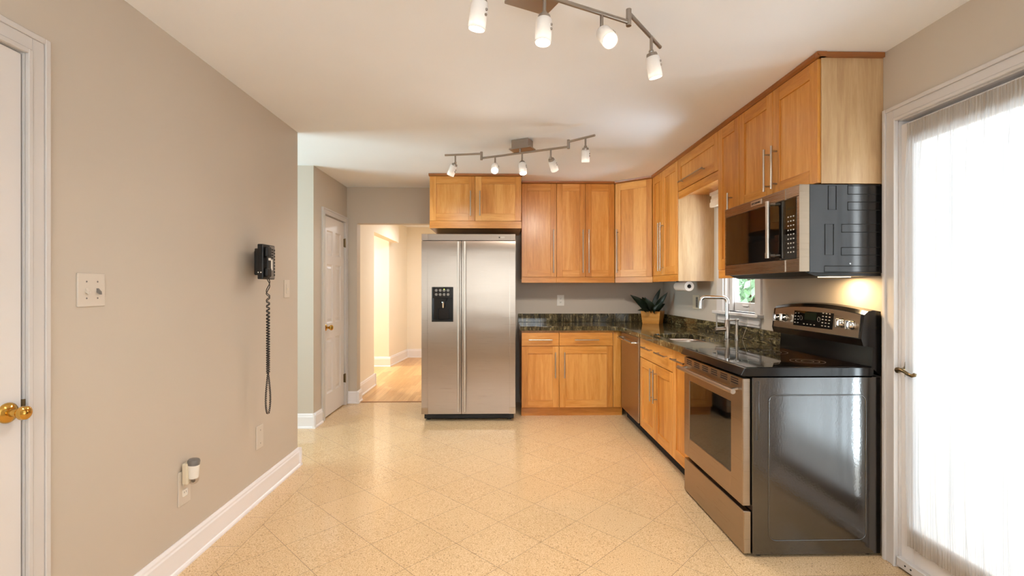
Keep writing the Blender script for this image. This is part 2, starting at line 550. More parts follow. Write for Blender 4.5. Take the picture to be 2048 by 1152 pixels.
# ------------------------------------------------------------------ setting
struct('floor', MB().box(-3.95, 2.0, -1.75, 5.45, -0.08, 0), 'floor', 'polished speckled beige granite tile floor laid diagonally in the kitchen', 'floor')
struct('floor_hall', MB().box(-4.6, 1.3, 5.4505, 9.1, -0.08, 0.001), 'oak', 'light oak strip floor of the hallway beyond the opening', 'floor')
struct('ceiling', MB().box(-4.6, 2.0, -1.75, 9.1, H, H + 0.1), 'ceil', 'flat white painted ceiling over the kitchen and hallway', 'ceiling')
b = MB(); b.box(-1.61, XL, -1.6, 0.69, 0, H); b.box(-1.61, XL, 0.69, 1.525, 2.045, H); b.box(-1.61, XL, 1.525, 3.505, 0, H)
struct('wall_left', b, 'wall', 'plain beige left wall carrying the black phone', 'wall')
b = MB()
b.box(XR, 1.97, -1.6, 1.30, 0, H); b.box(XR, 1.97, 1.30, 2.18, 2.085, H); b.box(XR, 1.97, 2.18, 3.40, 0, H)
b.box(XR, 1.97, 3.40, 3.90, 0, 1.11); b.box(XR, 1.97, 3.40, 3.90, 2.05, H); b.box(XR, 1.97, 3.90, YB + 0.12, 0, H)
struct('wall_right', b, 'wall', 'beige right wall behind the range, sink window and curtained door', 'wall')
b = MB(); b.box(-1.745, -1.631, YB, 5.52, 0, H); b.box(-1.631, -0.74, YB, 5.52, 2.03, H); b.box(-0.74, XR, YB, 5.52, 0, H)
struct('wall_back', b, 'wall', 'beige back wall with the doorway opening beside the refrigerator', 'wall')
struct('wall_alcove', MB().box(-3.8, -1.745, 4.45, 4.57, 0, H), 'wall', 'pale wall segment beyond the end of the left wall', 'wall')
b = MB(); b.box(-1.865, -1.745, 4.57, 4.69, 0, H); b.box(-1.865, -1.745, 4.69, 5.335, 2.04, H); b.box(-1.865, -1.745, 5.335, 5.52, 0, H)
b.box(-2.6, -2.5, 4.57, 5.52, 0, H)
struct('wall_closet', b, 'wall', 'beige wall holding the six-panel closet door', 'wall')
b = MB(); b.box(-1.61, -0.95, -1.72, -1.6, 0, H); b.box(1.15, 1.97, -1.72, -1.6, 0, H); b.box(-0.95, 1.15, -1.72, -1.6, 0, 0.7); b.box(-0.95, 1.15, -1.72, -1.6, 2.1, H)
struct('wall_rear', b, 'wall', 'beige wall behind the photographer with an opening for the added window', 'wall')
b = MB(); b.box(-3.92, -3.8, 1.0, 2.4, 0, H); b.box(-3.92, -3.8, 2.4, 4.0, 0, 0.6); b.box(-3.92, -3.8, 2.4, 4.0, 2.1, H); b.box(-3.92, -3.8, 4.0, 4.57, 0, H); b.box(-3.92, -1.61, 0.88, 1.0, 0, H)
struct('wall_side', b, 'wall', 'pale walls of the room to the left of the kitchen', 'wall')
# hallway
b = MB(); b.box(-1.82, -1.70, 5.52, 6.38, 0, H); b.box(-1.82, -1.70, 6.38, 7.9, 2.05, H)
b.prism([(-1.86, 7.9), (-1.765, 8.92), (-2.1, 8.92), (-2.1, 7.9)], 'z', 0, H)
struct('wall_hall', b, 'hall', 'cream left wall of the hallway with a cased opening', 'wall')
b = MB(); b.box(-4.5, 1.2, 8.92, 9.04, 0, H)
struct('wall_end', b, 'hall', 'cream end wall of the hallway', 'wall')
b = MB(); b.box(0.5, 0.62, 5.52, 8.92, 0, H); b.box(-4.6, -4.5, 5.52, 9.04, 0, H); b.box(-4.5, -1.865, 5.52, 5.62, 0, H)
struct('wall_hallside', b, 'hall', 'cream outer walls closing the hallway and the room beside it', 'wall')

def base_profile(b, p0, p1, out, h=0.125, t=0.016):
    """baseboard with a cap bead and quarter-round shoe, from p0 to p1, out = unit normal"""
    p0 = Vector((*p0, 0)); p1 = Vector((*p1, 0)); d = p1 - p0; L = d.length; d.normalize(); o = Vector((*out, 0))
    prof = [(0, 0), (0.026, 0), (0.026, 0.008), (0.022, 0.016), (t, 0.02), (t, h - 0.03), (t - 0.004, h - 0.022), (t - 0.004, h - 0.012), (0.006, h), (0, h)]
    vs = []; n = len(prof)
    for q in (p0, p1):
        for (a, z) in prof: vs.append(q + o * a + Vector((0, 0, z)))
    fs = [(i, (i + 1) % n, (i + 1) % n + n, i + n) for i in range(n)] + [list(reversed(range(n))), list(range(n, 2 * n))]
    bmx = bmesh.new(); V = [bmx.verts.new(v) for v in vs]
    for f in fs: bmx.faces.new([V[i] for i in f])
    bmesh.ops.recalc_face_normals(bmx, faces=list(bmx.faces))
    b.bm(bmx)
b = MB(); base_profile(b, (XL, 1.595), (XL, 3.505), (1, 0), 0.135); base_profile(b, (XL + 0.0265, 3.505), (-1.61, 3.505), (0, 1), 0.135)
struct('baseboard_left', b, 'base', 'white baseboard along the foot of the left wall', 'baseboard')
b = MB(); base_profile(b, (-3.8, 4.45), (-1.7185, 4.45), (0, -1), 0.135); base_profile(b, (-1.745, 4.4235), (-1.745, 4.635), (1, 0), 0.135)
struct('baseboard_alcove', b, 'base', 'white baseboard wrapping the pale wall corner by the closet door', 'baseboard')
b = MB(); base_profile(b, (-1.742, YB), (-1.604, YB), (0, -1), 0.135); base_profile(b, (-1.631, 5.375), (-1.631, 5.545), (1, 0), 0.135)
struct('baseboard_back', b, 'base', 'short white baseboard at the doorway jamb', 'baseboard')
b = MB(); base_profile(b, (-1.70, 5.52), (-1.70, 6.38), (1, 0), 0.16); base_profile(b, (-1.6735, 6.38), (-1.82, 6.38), (0, 1), 0.16)
base_profile(b, (-1.86, 7.9), (-1.765, 8.92), (0.99, -0.1), 0.16); base_profile(b, (-2.1, 7.9), (-1.835, 7.9), (0, -1), 0.16); base_profile(b, (-4.5, 8.92), (0.5, 8.92), (0, -1), 0.16)
struct('baseboard_hall', b, 'base', 'tall white baseboards of the hallway', 'baseboard')
struct('trim_1', MB().box(-1.631, -0.74, 5.435, 5.465, 0, 0.004), 'crown', 'thin threshold strip between granite tile and oak floor', 'threshold')

# outside
struct('ground_deck', MB().box(2.0, 40.0, -6, 10, -0.3, -0.15), 'deck', 'pale deck outside the curtained door', 'deck')
struct('ground_lawn', MB().box(2.0, 8.0, 10, 40, -0.6, -0.4), 'lawn', 'lawn beyond the deck outside', 'lawn')
def tree(cx, cy, h, r, label):
    t = thing('leafy_tree', label, 'tree', (cx, cy, -0.4), group='trees outside the sink window')
    b = MB(); b.tube([(cx, cy, -0.4), (cx + 0.1, cy, h * 0.4), (cx, cy + 0.1, h * 0.8)], [0.16, 0.12, 0.05], 8); b.build('trunk', 'bark', t)
    b = MB()
    for i in range(2600):
        while True:
            p = Vector((random.uniform(-1, 1), random.uniform(-1, 1), random.uniform(-1, 1)))
            if 0.3 < p.length < 1: break
        c = Vector((cx + p.x * r, cy + p.y * r, h * 0.6 + p.z * h * 0.48))
        n = Vector((random.gauss(0, 1), random.gauss(0, 1), random.gauss(0, 1))).normalized(); a = n.orthogonal().normalized(); w = n.cross(a); s = random.uniform(0.10, 0.2)
        b.add([c - a * s, c + w * s * 0.5, c + a * s, c - w * s * 0.5], [(0, 1, 2, 3)])
    b.build('crown', 'tree', t)
tree(6.6, 12.6, 4.6, 1.7, 'bright leafy tree seen through the sink window pane')
tree(10.6, 20.0, 6.0, 2.2, 'taller leafy tree behind the first tree outside the sink window')

# ------------------------------------------------------------------ doors and windows of the setting
def casing(b, y0, y1, ztop, x, sgn, w=0.075, t=0.02):
    """picture-frame casing on a wall x = const, room on side sgn; y0..y1 is the opening"""
    for (a0, a1) in ((y0 - w, y0), (y1, y1 + w)):
        for (i0, i1, tt) in ((0, 0.25, t), (0.25, 0.8, t * 0.7), (0.8, 1.0, t * 0.9)):
            lo = a0 + (a1 - a0) * (i0 if a0 < y0 else 1 - i1); hi = a0 + (a1 - a0) * (i1 if a0 < y0 else 1 - i0)
            b.box(min(x, x + sgn * tt), max(x, x + sgn * tt), lo, hi, 0, ztop + w * (1 - i0), 0.002, 1)
    for (i0, i1, tt) in ((0, 0.25, t), (0.25, 0.8, t * 0.7), (0.8, 1.0, t * 0.9)):
        b.box(min(x, x + sgn * tt), max(x, x + sgn * tt), y0 - w * (1 - i1), y1 + w * (1 - i1), ztop + w * (1 - i1), ztop + w * (1 - i0), 0.002, 1)

# closet door (door_1), panels on a wall x = const
def panel_door(b, w, h, th, panels, M4):
    """slab in local x 0..w, y 0 (front)..th, z 0..h, with raised panels"""
    xs = sorted({0, w} | {p[0] for p in panels} | {p[1] for p in panels}); zs = sorted({0, h} | {p[2] for p in panels} | {p[3] for p in panels})
    b.box(0, w, 0.012, th, 0, h, 0, 1, M4)
    for i in range(len(xs) - 1):
        for j in range(len(zs) - 1):
            cx = (xs[i] + xs[i + 1]) / 2; cz = (zs[j] + zs[j + 1]) / 2
            if any(p[0] < cx < p[1] and p[2] < cz < p[3] for p in panels): continue
            b.box(xs[i], xs[i + 1], 0, 0.014, zs[j], zs[j + 1], 0, 1, M4)
    for (a0, a1, c0, c1) in panels:
        V = []
        for (e, d) in ((0.0, 0.0), (0.014, 0.011), (0.026, 0.011), (0.045, 0.003)):
            V += [(a0 + e, d, c0 + e), (a1 - e, d, c0 + e), (a1 - e, d, c1 - e), (a0 + e, d, c1 - e)]
        F = [(i * 4 + k, i * 4 + (k + 1) % 4, (i + 1) * 4 + (k + 1) % 4, (i + 1) * 4 + k) for i in range(3) for k in range(4)] + [(12, 13, 14, 15)]
        b.add(V, F, M4)

t = thing('door_1', 'white six-panel closet door with a brass knob, beside the hallway opening', 'door', (-1.745, 5.0125, 0), kind='structure')
b = MB(); casing(b, 4.70, 5.325, 2.03, -1.745, 1, 0.06); 
b.box(-1.865, -1.745, 4.69, 4.70, 0, 2.03); b.box(-1.865, -1.745, 5.325, 5.335, 0, 2.03); b.box(-1.865, -1.745, 4.69, 5.335, 2.03, 2.04)
b.build('casing', 'trim', t)
w = 0.615
mt = Matrix.Translation((-1.752, 4.705, 0.012)) @ rz(R90)     # local x -> +y, local y(depth) -> -x
c1, c2 = 0.10, 0.335
pn = []
for (x0, x1) in ((0.10, 0.27), (0.345, 0.515)):
    pn += [(x0, x1, 1.62, 1.87), (x0, x1, 0.93, 1.53), (x0, x1, 0.22, 0.78)]
b = MB(); panel_door(b, w, 2.01, 0.035, pn, mt); b.build('door_slab', 'door', t)
b = MB(); b.lathe([(0.032, 0), (0.032, 0.004), (0.026, 0.010), (0.012, 0.014), (0.011, 0.034), (0.02, 0.042), (0.028, 0.054), (0.026, 0.066), (0.016, 0.074), (0, 0.076)], (-1.752, 4.77, 0.905), (1, 0, 0), 24)
b.build('door_knob', 'brass', t)
for z in (1.80, 0.30):
    b = MB(); b.box(-1.752, -1.742, 5.305, 5.335, z - 0.045, z + 0.045, 0.001, 1); b.cyl((-1.738, 5.322, z - 0.05), (-1.738, 5.322, z + 0.05), 0.007, n=10); b.build('hinge', 'oldbrass', t)

# left door (door_2): closed, flush slab
t = thing('door_2', 'white door at the far left with a brass knob and latch', 'door', (-1.53, 1.1, 0), kind='structure')
b = MB(); casing(b, 0.70, 1.519, 2.035, XL, 1, 0.072, 0.014)
b.box(-1.61, XL, 1.517, 1.525, 0, 2.035); b.box(-1.61, XL, 0.69, 0.70, 0, 2.035); b.box(-1.61, XL, 0.69, 1.525, 2.035, 2.045)
b.build('casing', 'trim', t)
b = MB(); b.box(-1.535, -1.495, 0.705, 1.513, 0.01, 2.03, 0.002, 1); b.build('door_slab', 'door', t)
b = MB(); b.lathe([(0.031, 0), (0.031, 0.004), (0.026, 0.010), (0.012, 0.014), (0.010, 0.030), (0.016, 0.037), (0.0215, 0.047), (0.020, 0.057), (0.012, 0.063), (0, 0.064)], (-1.495, 1.470, 0.922), (1, 0, 0), 28)
b.build('door_knob', 'brass', t)
b = MB(); b.box(-1.53, -1.489, 1.5135, 1.5168, 0.893, 0.953, 0.0005, 1); b.box(-1.491, -1.488, 1.514, 1.524, 0.893, 0.953, 0.0005, 1); b.build('strike_plate', 'oldbrass', t)

# sink window
t = thing('window_1', 'white framed sink window looking out on green trees', 'window', (1.90, 3.65, 1.11), kind='structure')
b = MB()
for (y0, y1) in ((3.325, 3.40), (3.90, 4.01)):
    b.box(XR - 0.018, XR, y0, y1, 1.095, 2.12, 0.003, 2)
b.box(XR - 0.018, XR, 3.325, 4.01, 2.05, 2.13, 0.003, 2)
b.box(XR, 1.95, 3.40, 3.415, 1.11, 2.05); b.box(XR, 1.95, 3.885, 3.90, 1.11, 2.05); b.box(XR, 1.95, 3.40, 3.90, 2.035, 2.05)
b.build('window_frame', 'trim', t)
b = MB(); b.box(XR - 0.05, 1.93, 3.31, 4.03, 1.085, 1.11, 0.006, 3); b.build('window_sill', 'trim', t)
b = MB(); b.box(XR - 0.016, XR, 3.34, 4.0, 1.012, 1.085, 0.004, 2); b.box(XR - 0.022, XR, 3.34, 4.0, 1.03, 1.045, 0.003, 1); b.build('apron', 'trim', t)
b = MB()
b.box(1.905, 1.94, 3.415, 3.455, 1.115, 2.035, 0.003, 1); b.box(1.905, 1.94, 3.845, 3.885, 1.115, 2.035, 0.003, 1)
b.box(1.905, 1.94, 3.455, 3.845, 1.115, 1.185, 0.003, 1); b.box(1.905, 1.94, 3.455, 3.845, 1.985, 2.035, 0.003, 1)
b.box(1.885, 1.90, 3.84, 3.885, 1.115, 2.035, 0.002, 1); b.box(1.893, 1.906, 3.61, 3.70, 1.155, 1.168, 0.002, 1)
b.build('sash', 'trim', t)
MB().box(1.918, 1.924, 3.45, 3.85, 1.18, 1.99).build('pane', 'clear', t)
b = MB(); b.box(1.898, 1.9055, 3.63, 3.69, 1.15, 1.16, 0.002, 1); b.build('sash_lift', 'grey', t)
# other windows, outside the frame, added to let light in
for nm, args, ax in (('added_window_2', (-3.9, 3.2, 0.6), 'x'), ('added_window_3', (0.1, -1.66, 0.7), 'y')):
    t = thing(nm, 'wide white unseen window added to light the side room' if ax == 'x' else 'wide white unseen window added behind the photographer for light', 'window', args, kind='structure')
    b = MB()
    if ax == 'x':
        for y in (2.4, 3.17, 3.94): b.box(-3.9, -3.82, y, y + 0.06, 0.6, 2.1)
        b.box(-3.9, -3.82, 2.4, 4.0, 0.6, 0.66); b.box(-3.9, -3.82, 2.4, 4.0, 2.04, 2.1); b.build('window_frame', 'trim', t)
        MB().box(-3.865, -3.86, 2.46, 3.94, 0.66, 2.04).build('pane', 'clear', t)
    else:
        for x in (-0.95, 0.07, 1.09): b.box(x, x + 0.06, -1.7, -1.62, 0.7, 2.1)
        b.box(-0.95, 1.15, -1.7, -1.62, 0.7, 0.76); b.box(-0.95, 1.15, -1.7, -1.62, 2.04, 2.1); b.build('window_frame', 'trim', t)
        MB().box(-0.89, 1.09, -1.665, -1.66, 0.76, 2.04).build('pane', 'clear', t)

# curtained glass door (door_3)
t = thing('door_3', 'white glazed patio door at the right edge, behind the sheer curtain', 'door', (1.88, 1.74, 0), kind='structure')
b = MB(); casing(b, 1.305, 2.175, 2.08, XR, -1, 0.07, 0.022)
b.box(XR, 1.97, 2.170, 2.18, 0, 2.08); b.box(XR, 1.97, 1.30, 1.31, 0, 2.08); b.box(XR, 1.97, 1.30, 2.18, 2.075, 2.085); b.box(1.91, 1.97, 1.30, 2.18, 2.03, 2.075); b.build('casing', 'trim', t)  # includes a stop strip behind the top gap, added to block outside light
b = MB(); y0, y1 = 1.315, 2.170
b.box(1.86, 1.905, y1 - 0.066, y1, 0.012, 2.058, 0.002, 1); b.box(1.86, 1.905, y0, y0 + 0.085, 0.012, 2.058, 0.002, 1)
b.box(1.86, 1.905, y0 + 0.085, y1 - 0.066, 0.012, 0.20, 0.002, 1); b.box(1.86, 1.905, y0 + 0.085, y1 - 0.066, 1.965, 2.058, 0.002, 1)
for (a0, a1, z0, z1) in ((y1 - 0.072, y1 - 0.066, 0.20, 1.965), (y0 + 0.085, y0 + 0.1, 0.20, 1.965), (y0 + 0.085, y1 - 0.066, 0.20, 0.215), (y0 + 0.085, y1 - 0.066, 1.95, 1.965)):
    b.box(1.855, 1.91, a0, a1, z0, z1, 0.003, 1)
b.build('door_frame', 'door', t)
MB().box(1.88, 1.886, y0 + 0.09, y1 - 0.07, 0.205, 1.96).build('pane', 'clear', t)
b = MB(); b.lathe([(0.027, 0), (0.027, 0.004), (0.02, 0.012), (0.011, 0.02), (0.010, 0.045), (0.014, 0.05), (0.012, 0.058), (0, 0.06)], (1.86, 2.128, 0.925), (-1, 0, 0), 20)
b.prism([(-0.016, -0.035), (0.016, -0.035), (0.02, 0), (0.016, 0.035), (0, 0.045), (-0.016, 0.035), (-0.02, 0)], 'x', 1.853, 1.861, 0.002, Matrix.Translation((0, 2.128, 0.925)))
b.tube([(1.808, 2.132, 0.925), (1.806, 2.11, 0.929), (1.806, 2.09, 0.924), (1.807, 2.07, 0.915), (1.809, 2.055, 0.912), (1.812, 2.045, 0.918), (1.814, 2.043, 0.925)], [0.010, 0.0085, 0.0075, 0.0075, 0.008, 0.009, 0.006], 12)
b.build('door_lever', 'oldbrass', t)
b = MB(); b.box(1.835, 1.86, y0, y1, 0.012, 0.055, 0.003, 1); b.build('door_sweep', 'trim', t)
for y in (2.12, 2.09, 2.00):
    b = MB(); b.cyl((1.8335, y, 0.035), (1.8365, y, 0.035), 0.004, n=10); b.build('screw', 'dark', t)
struct('trim_2', MB().box(1.85, 1.99, 1.31, 2.17, 0, 0.010, 0.002, 1), 'oldbrass', 'metal threshold under the patio door', 'threshold')

# sheer curtain on two rods
t = thing('sheer_curtain', 'white sheer curtain gathered on rods over the patio door', 'curtain', (1.83, 1.74, 0.14))
def curtain():
    ys = [1.37 + (2.106 - 1.37) * i / 520 for i in range(521)]
    zs = []
    z = 0.135
    lv = [0.135, 0.15, 0.165, 0.18, 0.19, 0.20, 0.215, 0.24, 0.30, 0.45, 0.7, 1.0, 1.3, 1.6, 1.8, 1.9, 1.95, 1.975, 1.99, 2.0, 2.01, 2.02, 2.03, 2.042]
    ph = [random.uniform(0, 6.28) for _ in range(12)]
    V = []
    for z in lv:
        tgt = 0.0
        for y in ys:
            s = (y - 1.37)
            d = 0.013 * math.sin(s * 2 * math.pi / 0.083 + ph[0] + 2.2 * math.sin(s * 11 + ph[1]) + 0.3 * z) \
                + 0.0045 * math.sin(s * 2 * math.pi / 0.036 + ph[2] + 2.0 * math.sin(s * 13 + ph[3]))
            fine = 0.0028 * math.sin(s * 2 * math.pi / 0.012 + ph[4] + 2 * math.sin(s * 31 + ph[5])) + 0.002 * math.sin(s * 2 * math.pi / 0.0071 + ph[6])
            e = min(abs(z - 0.175), abs(z - 2.015)); k = min(1, e / 0.22)
            amp = d * (0.10 + 0.90 * k) + fine * (0.9 - 0.75 * k)
            V.append((1.836 - 0.006 * k + amp * (1 if amp < 0 else 0.6), y, z))
    n = len(ys); F = [(j * n + i, j * n + i + 1, (j + 1) * n + i + 1, (j + 1) * n + i) for j in range(len(lv) - 1) for i in range(n - 1)]
    return V, F
V, F = curtain()
b = MB(); b.add(V, F, smooth=True); b.build('voile_panel', 'sheer', t)
for z in (0.175, 2.015):
    b = MB(); b.cyl((1.849, 1.36, z), (1.849, 2.110, z), 0.005, n=10); b.box(1.846, 1.86, 2.106, 2.114, z - 0.008, z + 0.008); b.build('rod', 'white', t)

# ------------------------------------------------------------------ cabinets
def bar_pull(b, p0, p1, out, r=0.006, stand=0.032, inset=0.03, M4=None):
    """bar between p0 and p1 (points on the door face); out = outward unit"""
    p0 = Vector(p0); p1 = Vector(p1); o = Vector(out); d = (p1 - p0).normalized()
    b.cyl(p0 + o * stand, p1 + o * stand, r, n=14, M4=M4)
    for q in (p0 + d * inset, p1 - d * inset): b.cyl(q, q + o * stand, r * 0.75, n=10, M4=M4)

def shaker(b, x0, x1, z0, z1, y=0.0, th=0.02, st=0.062, rl=0.075):
    tn = lambda: random.uniform(0.2, 0.9)
    b.box(x0, x0 + st, y, y + th, z0, z1, 0.0015, 1, None, 0, tn()); b.box(x1 - st, x1, y, y + th, z0, z1, 0.0015, 1, None, 0, tn())
    b.box(x0 + st, x1 - st, y, y + th, z0, z0 + rl, 0.0015, 1, None, 1, tn()); b.box(x0 + st, x1 - st, y, y + th, z1 - rl, z1, 0.0015, 1, None, 1, tn())
    px0, px1 = x0 + st - 0.004, x1 - st + 0.004; k = 2 if px1 - px0 > 0.12 else 1
    if px1 - px0 > 0.3: k = 3
    cuts = [px0] + sorted(px0 + (px1 - px0) * (i + random.uniform(-0.15, 0.25)) / k for i in range(1, k)) + [px1]
    for i in range(k): b.box(cuts[i], cuts[i + 1], y + 0.008, y + th - 0.003, z0 + rl - 0.004, z1 - rl + 0.004, 0, 1, None, 0, tn())

FR = (0, -1, 0)
def cabinet(name, label, cat, org, theta, w, depth, z0, z1, fronts, rail=None, kick=None, crown=False, side=None, group=None, filler=None, hollow=False):
    """local frame: x along the front (left to right seen from the room), y into the cabinet, z up"""
    t = thing(name, label, cat, (org[0], org[1], 0), theta, group)
    b = MB()
    if hollow:
        b.box(0, 0.018, 0.022, depth, z0, z1); b.box(w - 0.018, w, 0.022, depth, z0, z1); b.box(0.018, w - 0.018, depth - 0.01, depth, z0, z1)
        b.box(0.018, w - 0.018, 0.022, depth - 0.01, z0, z0 + 0.018); b.box(0.018, w - 0.018, 0.022, 0.04, z1 - 0.17, z1)
    else:
        b.box(0.0005, w - 0.0005, 0.022, depth, z0, z1, 0, 1, None, 0, 0.45)
    b.build('carcass', 'maple', t, local=True)
    for fr in fronts:
        (kind, x0, x1, a0, a1, hs) = fr
        b = MB(); g = 0.0021
        if kind == 'drawer': b.box(x0 + g, x1 - g, 0, 0.02, a0 + g, a1 - g, 0.0015, 1, None, 1, random.uniform(0.3, 0.8))
        elif kind == 'panel': b.box(x0 + g, x1 - g, 0, 0.02, a0 + g, a1 - g, 0.0015, 1, None, 0, random.uniform(0.3, 0.8))
        else: shaker(b, x0 + g, x1 - g, a0 + g, a1 - g)
        d = b.build({'drawer': 'drawer_front', 'panel': 'filler_panel'}.get(kind, 'cabinet_door'), 'maple', t, local=True)
        for (p, q) in hs:
            hb = MB(); bar_pull(hb, (p[0], 0, p[1]), (q[0], 0, q[1]), FR); hb.build('handle', 'handle', d, local=True)
    if rail:
        b = MB(); b.box(0, w, rail[2] if len(rail) > 2 else 0.004, rail[3] if len(rail) > 3 else 0.022, rail[0], rail[1], 0.001, 1, None, 1, 0.4)
        b.build('light_rail', 'maple', t, local=True)
    if kick:
        b = MB(); b.box(0, w, kick[0], kick[0] + 0.015, 0, z0, 0, 1, None, 1, 0.3); b.build('toe_kick', kick[1], t, local=True)
    if crown:
        b = MB(); b.prism([(0.0, z1), (-0.012, z1 + 0.010), (-0.016, H - 0.002), (0.03, H - 0.002), (0.03, z1)], 'x', crown[0], crown[1], 0, None, 1, 0.4)
        b.build('crown_molding', 'crown', t, local=True)
    if side:
        for (s0, s1, y0, y1, a0, a1) in side:
            b = MB(); k = 4
            cu = [y0 + (y1 - y0) * i / k for i in range(k + 1)]
            for i in range(k): b.box(s0, s1, cu[i], cu[i + 1], a0, a1, 0, 1, None, 0, random.uniform(0.2, 0.9))
            b.build('side_panel', 'pale', t, local=True)
    return t
UG = 'maple wall cabinets'; BG = 'maple base cabinets'
ZT = 2.412
# over the refrigerator
cabinet('wall_cabinet', 'short wide maple wall cabinet with two doors above the refrigerator', 'cabinet', (-0.714, 4.73), 0, 0.913, 0.66, 1.895, ZT,
        [('door', 0, 0.4515, 1.965, ZT, [((0.408, 2.015), (0.408, 2.262))]), ('door', 0.4515, 0.913, 1.965, ZT, [((0.50, 2.015), (0.50, 2.262))])],
        rail=(1.894, 1.965, 0.0, 0.03), crown=(-0.008, 0.92), group=UG)
# back wall uppers
cabinet('wall_cabinet', 'tall single-door maple wall cabinet right beside the refrigerator', 'cabinet', (0.2135, 5.05), 0, 0.3725, 0.345, 1.40, ZT,
        [('door', 0, 0.3725, 1.415, ZT, [((0.338, 1.462), (0.338, 1.921))])], rail=(1.356, 1.415), crown=(0, 0.3725), group=UG)
cabinet('wall_cabinet', 'tall two-door maple wall cabinet in the middle of the back wall', 'cabinet', (0.587, 5.05), 0, 0.622, 0.345, 1.40, ZT,
        [('door', 0, 0.309, 1.415, ZT, [((0.278, 1.462), (0.278, 1.921))]), ('door', 0.309, 0.622, 1.415, ZT, [((0.341, 1.462), (0.341, 1.921))])],
        rail=(1.356, 1.415), crown=(0, 0.622), group=UG)
# diagonal corner
A = Vector((1.212, 5.05)); B2 = Vector((1.53, 4.783)); dv = B2 - A; th = math.atan2(dv.y, dv.x); L = dv.length
t = cabinet('wall_cabinet', 'diagonal corner maple wall cabinet above the potted plant', 'cabinet', tuple(A), th, L, 0.03, 1.40, ZT,
        [('door', 0.0, L - 0.002, 1.415, ZT, [((0.035, 1.462), (0.035, 1.921))])], rail=(1.356, 1.415), crown=(0, L), group=UG)
b = MB(); b.prism([(1.213, 5.09), (1.56, 4.80), (1.845, 4.80), (1.845, 5.395), (1.213, 5.395)], 'z', 1.40, ZT, 0, None, 0, 0.4); b.build('corner_box', 'maple', t)
RT = -R90
# two-door right of the corner
cabinet('wall_cabinet', 'tall two-door maple wall cabinet between the corner and the sink window', 'cabinet', (1.53, 4.781), RT, 0.685, 0.319, 1.40, ZT,
        [('door', 0, 0.29, 1.42, ZT, [((0.262, 1.462), (0.262, 1.921))]), ('door', 0.29, 0.685, 1.42, ZT, [((0.322, 1.462), (0.322, 1.921))])],
        rail=(1.36, 1.42), crown=(0, 0.685), group=UG, side=[(0.685, 0.689, 0.006, 0.319, 1.36, 2.13)])
# over the window
cabinet('wall_cabinet', 'short lift-up maple wall cabinet bridging above the sink window', 'cabinet', (1.53, 4.090), RT, 0.764, 0.319, 2.11, ZT,
        [('door', 0, 0.764, 2.133, ZT, [((0.09, 2.20), (0.57, 2.20))])], rail=(2.07, 2.133, 0.006, 0.024), crown=(0, 0.764), group=UG,
        side=None)
# narrow
cabinet('wall_cabinet', 'narrow tall maple wall cabinet between sink window and microwave', 'cabinet', (1.53, 3.325), RT, 0.297, 0.319, 1.41, ZT,
        [('door', 0, 0.297, 1.425, ZT, [((0.205, 1.47), (0.205, 1.93))])], rail=(1.367, 1.425), crown=(0, 0.297), group=UG)
# over the microwave
cabinet('wall_cabinet', 'two-door maple wall cabinet with pale end panel above the microwave', 'cabinet', (1.53, 3.027), RT, 0.762, 0.319, 1.806, ZT,
        [('door', 0, 0.378, 1.808, ZT, [((0.345, 1.85), (0.345, 2.09))]), ('door', 0.378, 0.762, 1.808, ZT, [((0.42, 1.85), (0.42, 2.09))])],
        crown=(0, 0.785), group=UG, side=[(0.762, 0.766, 0.015, 0.319, 1.806, ZT)])
b = MB(); b.box(1.514, 1.845, 2.245, 2.262, ZT, H - 0.002, 0, 1, None, 1, 0.4); b.build('crown_return', 'crown', COL.objects[-1] if False else [o for o in COL.objects if o.get('label', '').startswith('two-door maple wall cabinet with pale')][0])

# base cabinets, back wall
cabinet('base_cabinet', 'maple base cabinet with one drawer and door beside the refrigerator', 'cabinet', (0.202, 4.79), 0, 0.380, 0.60, 0.09, 0.870,
        [('drawer', 0, 0.38, 0.714, 0.852, [((0.07, 0.778), (0.31, 0.778))]), ('door', 0, 0.38, 0.09, 0.712, [((0.34, 0.395), (0.34, 0.652))])], kick=(0.045, 'maple'), group=BG)
cabinet('base_cabinet', 'wider maple base cabinet with one drawer and door near the inside corner', 'cabinet', (0.5825, 4.79), 0, 0.65, 0.60, 0.09, 0.870,
        [('drawer', 0, 0.548, 0.714, 0.852, [((0.155, 0.777), (0.40, 0.777))]), ('door', 0, 0.548, 0.09, 0.712, [((0.053, 0.395), (0.053, 0.652))]), ('panel', 0.548, 0.632, 0.09, 0.852, [])],
        kick=(0.045, 'maple'), group=BG)
# base cabinets, right run
cabinet('base_cabinet', 'maple sink base cabinet with a long false drawer front and two doors', 'cabinet', (1.21, 4.122), RT, 0.786, 0.62, 0.10, 0.870,
        [('drawer', 0, 0.786, 0.702, 0.868, [((0.12, 0.80), (0.36, 0.80)), ((0.47, 0.80), (0.71, 0.80))]), ('door', 0, 0.41, 0.10, 0.70, [((0.372, 0.40), (0.372, 0.66))]), ('door', 0.41, 0.786, 0.10, 0.70, [((0.448, 0.40), (0.448, 0.66))])],
        kick=(0.06, 'dark'), group=BG, hollow=True)
cabinet('base_cabinet', 'narrow full-height maple pull-out cabinet beside the range', 'cabinet', (1.21, 3.335), RT, 0.30, 0.62, 0.10, 0.870,
        [('door', 0, 0.30, 0.10, 0.868, [((0.04, 0.805), (0.28, 0.805))])], kick=(0.06, 'dark'), group=BG)

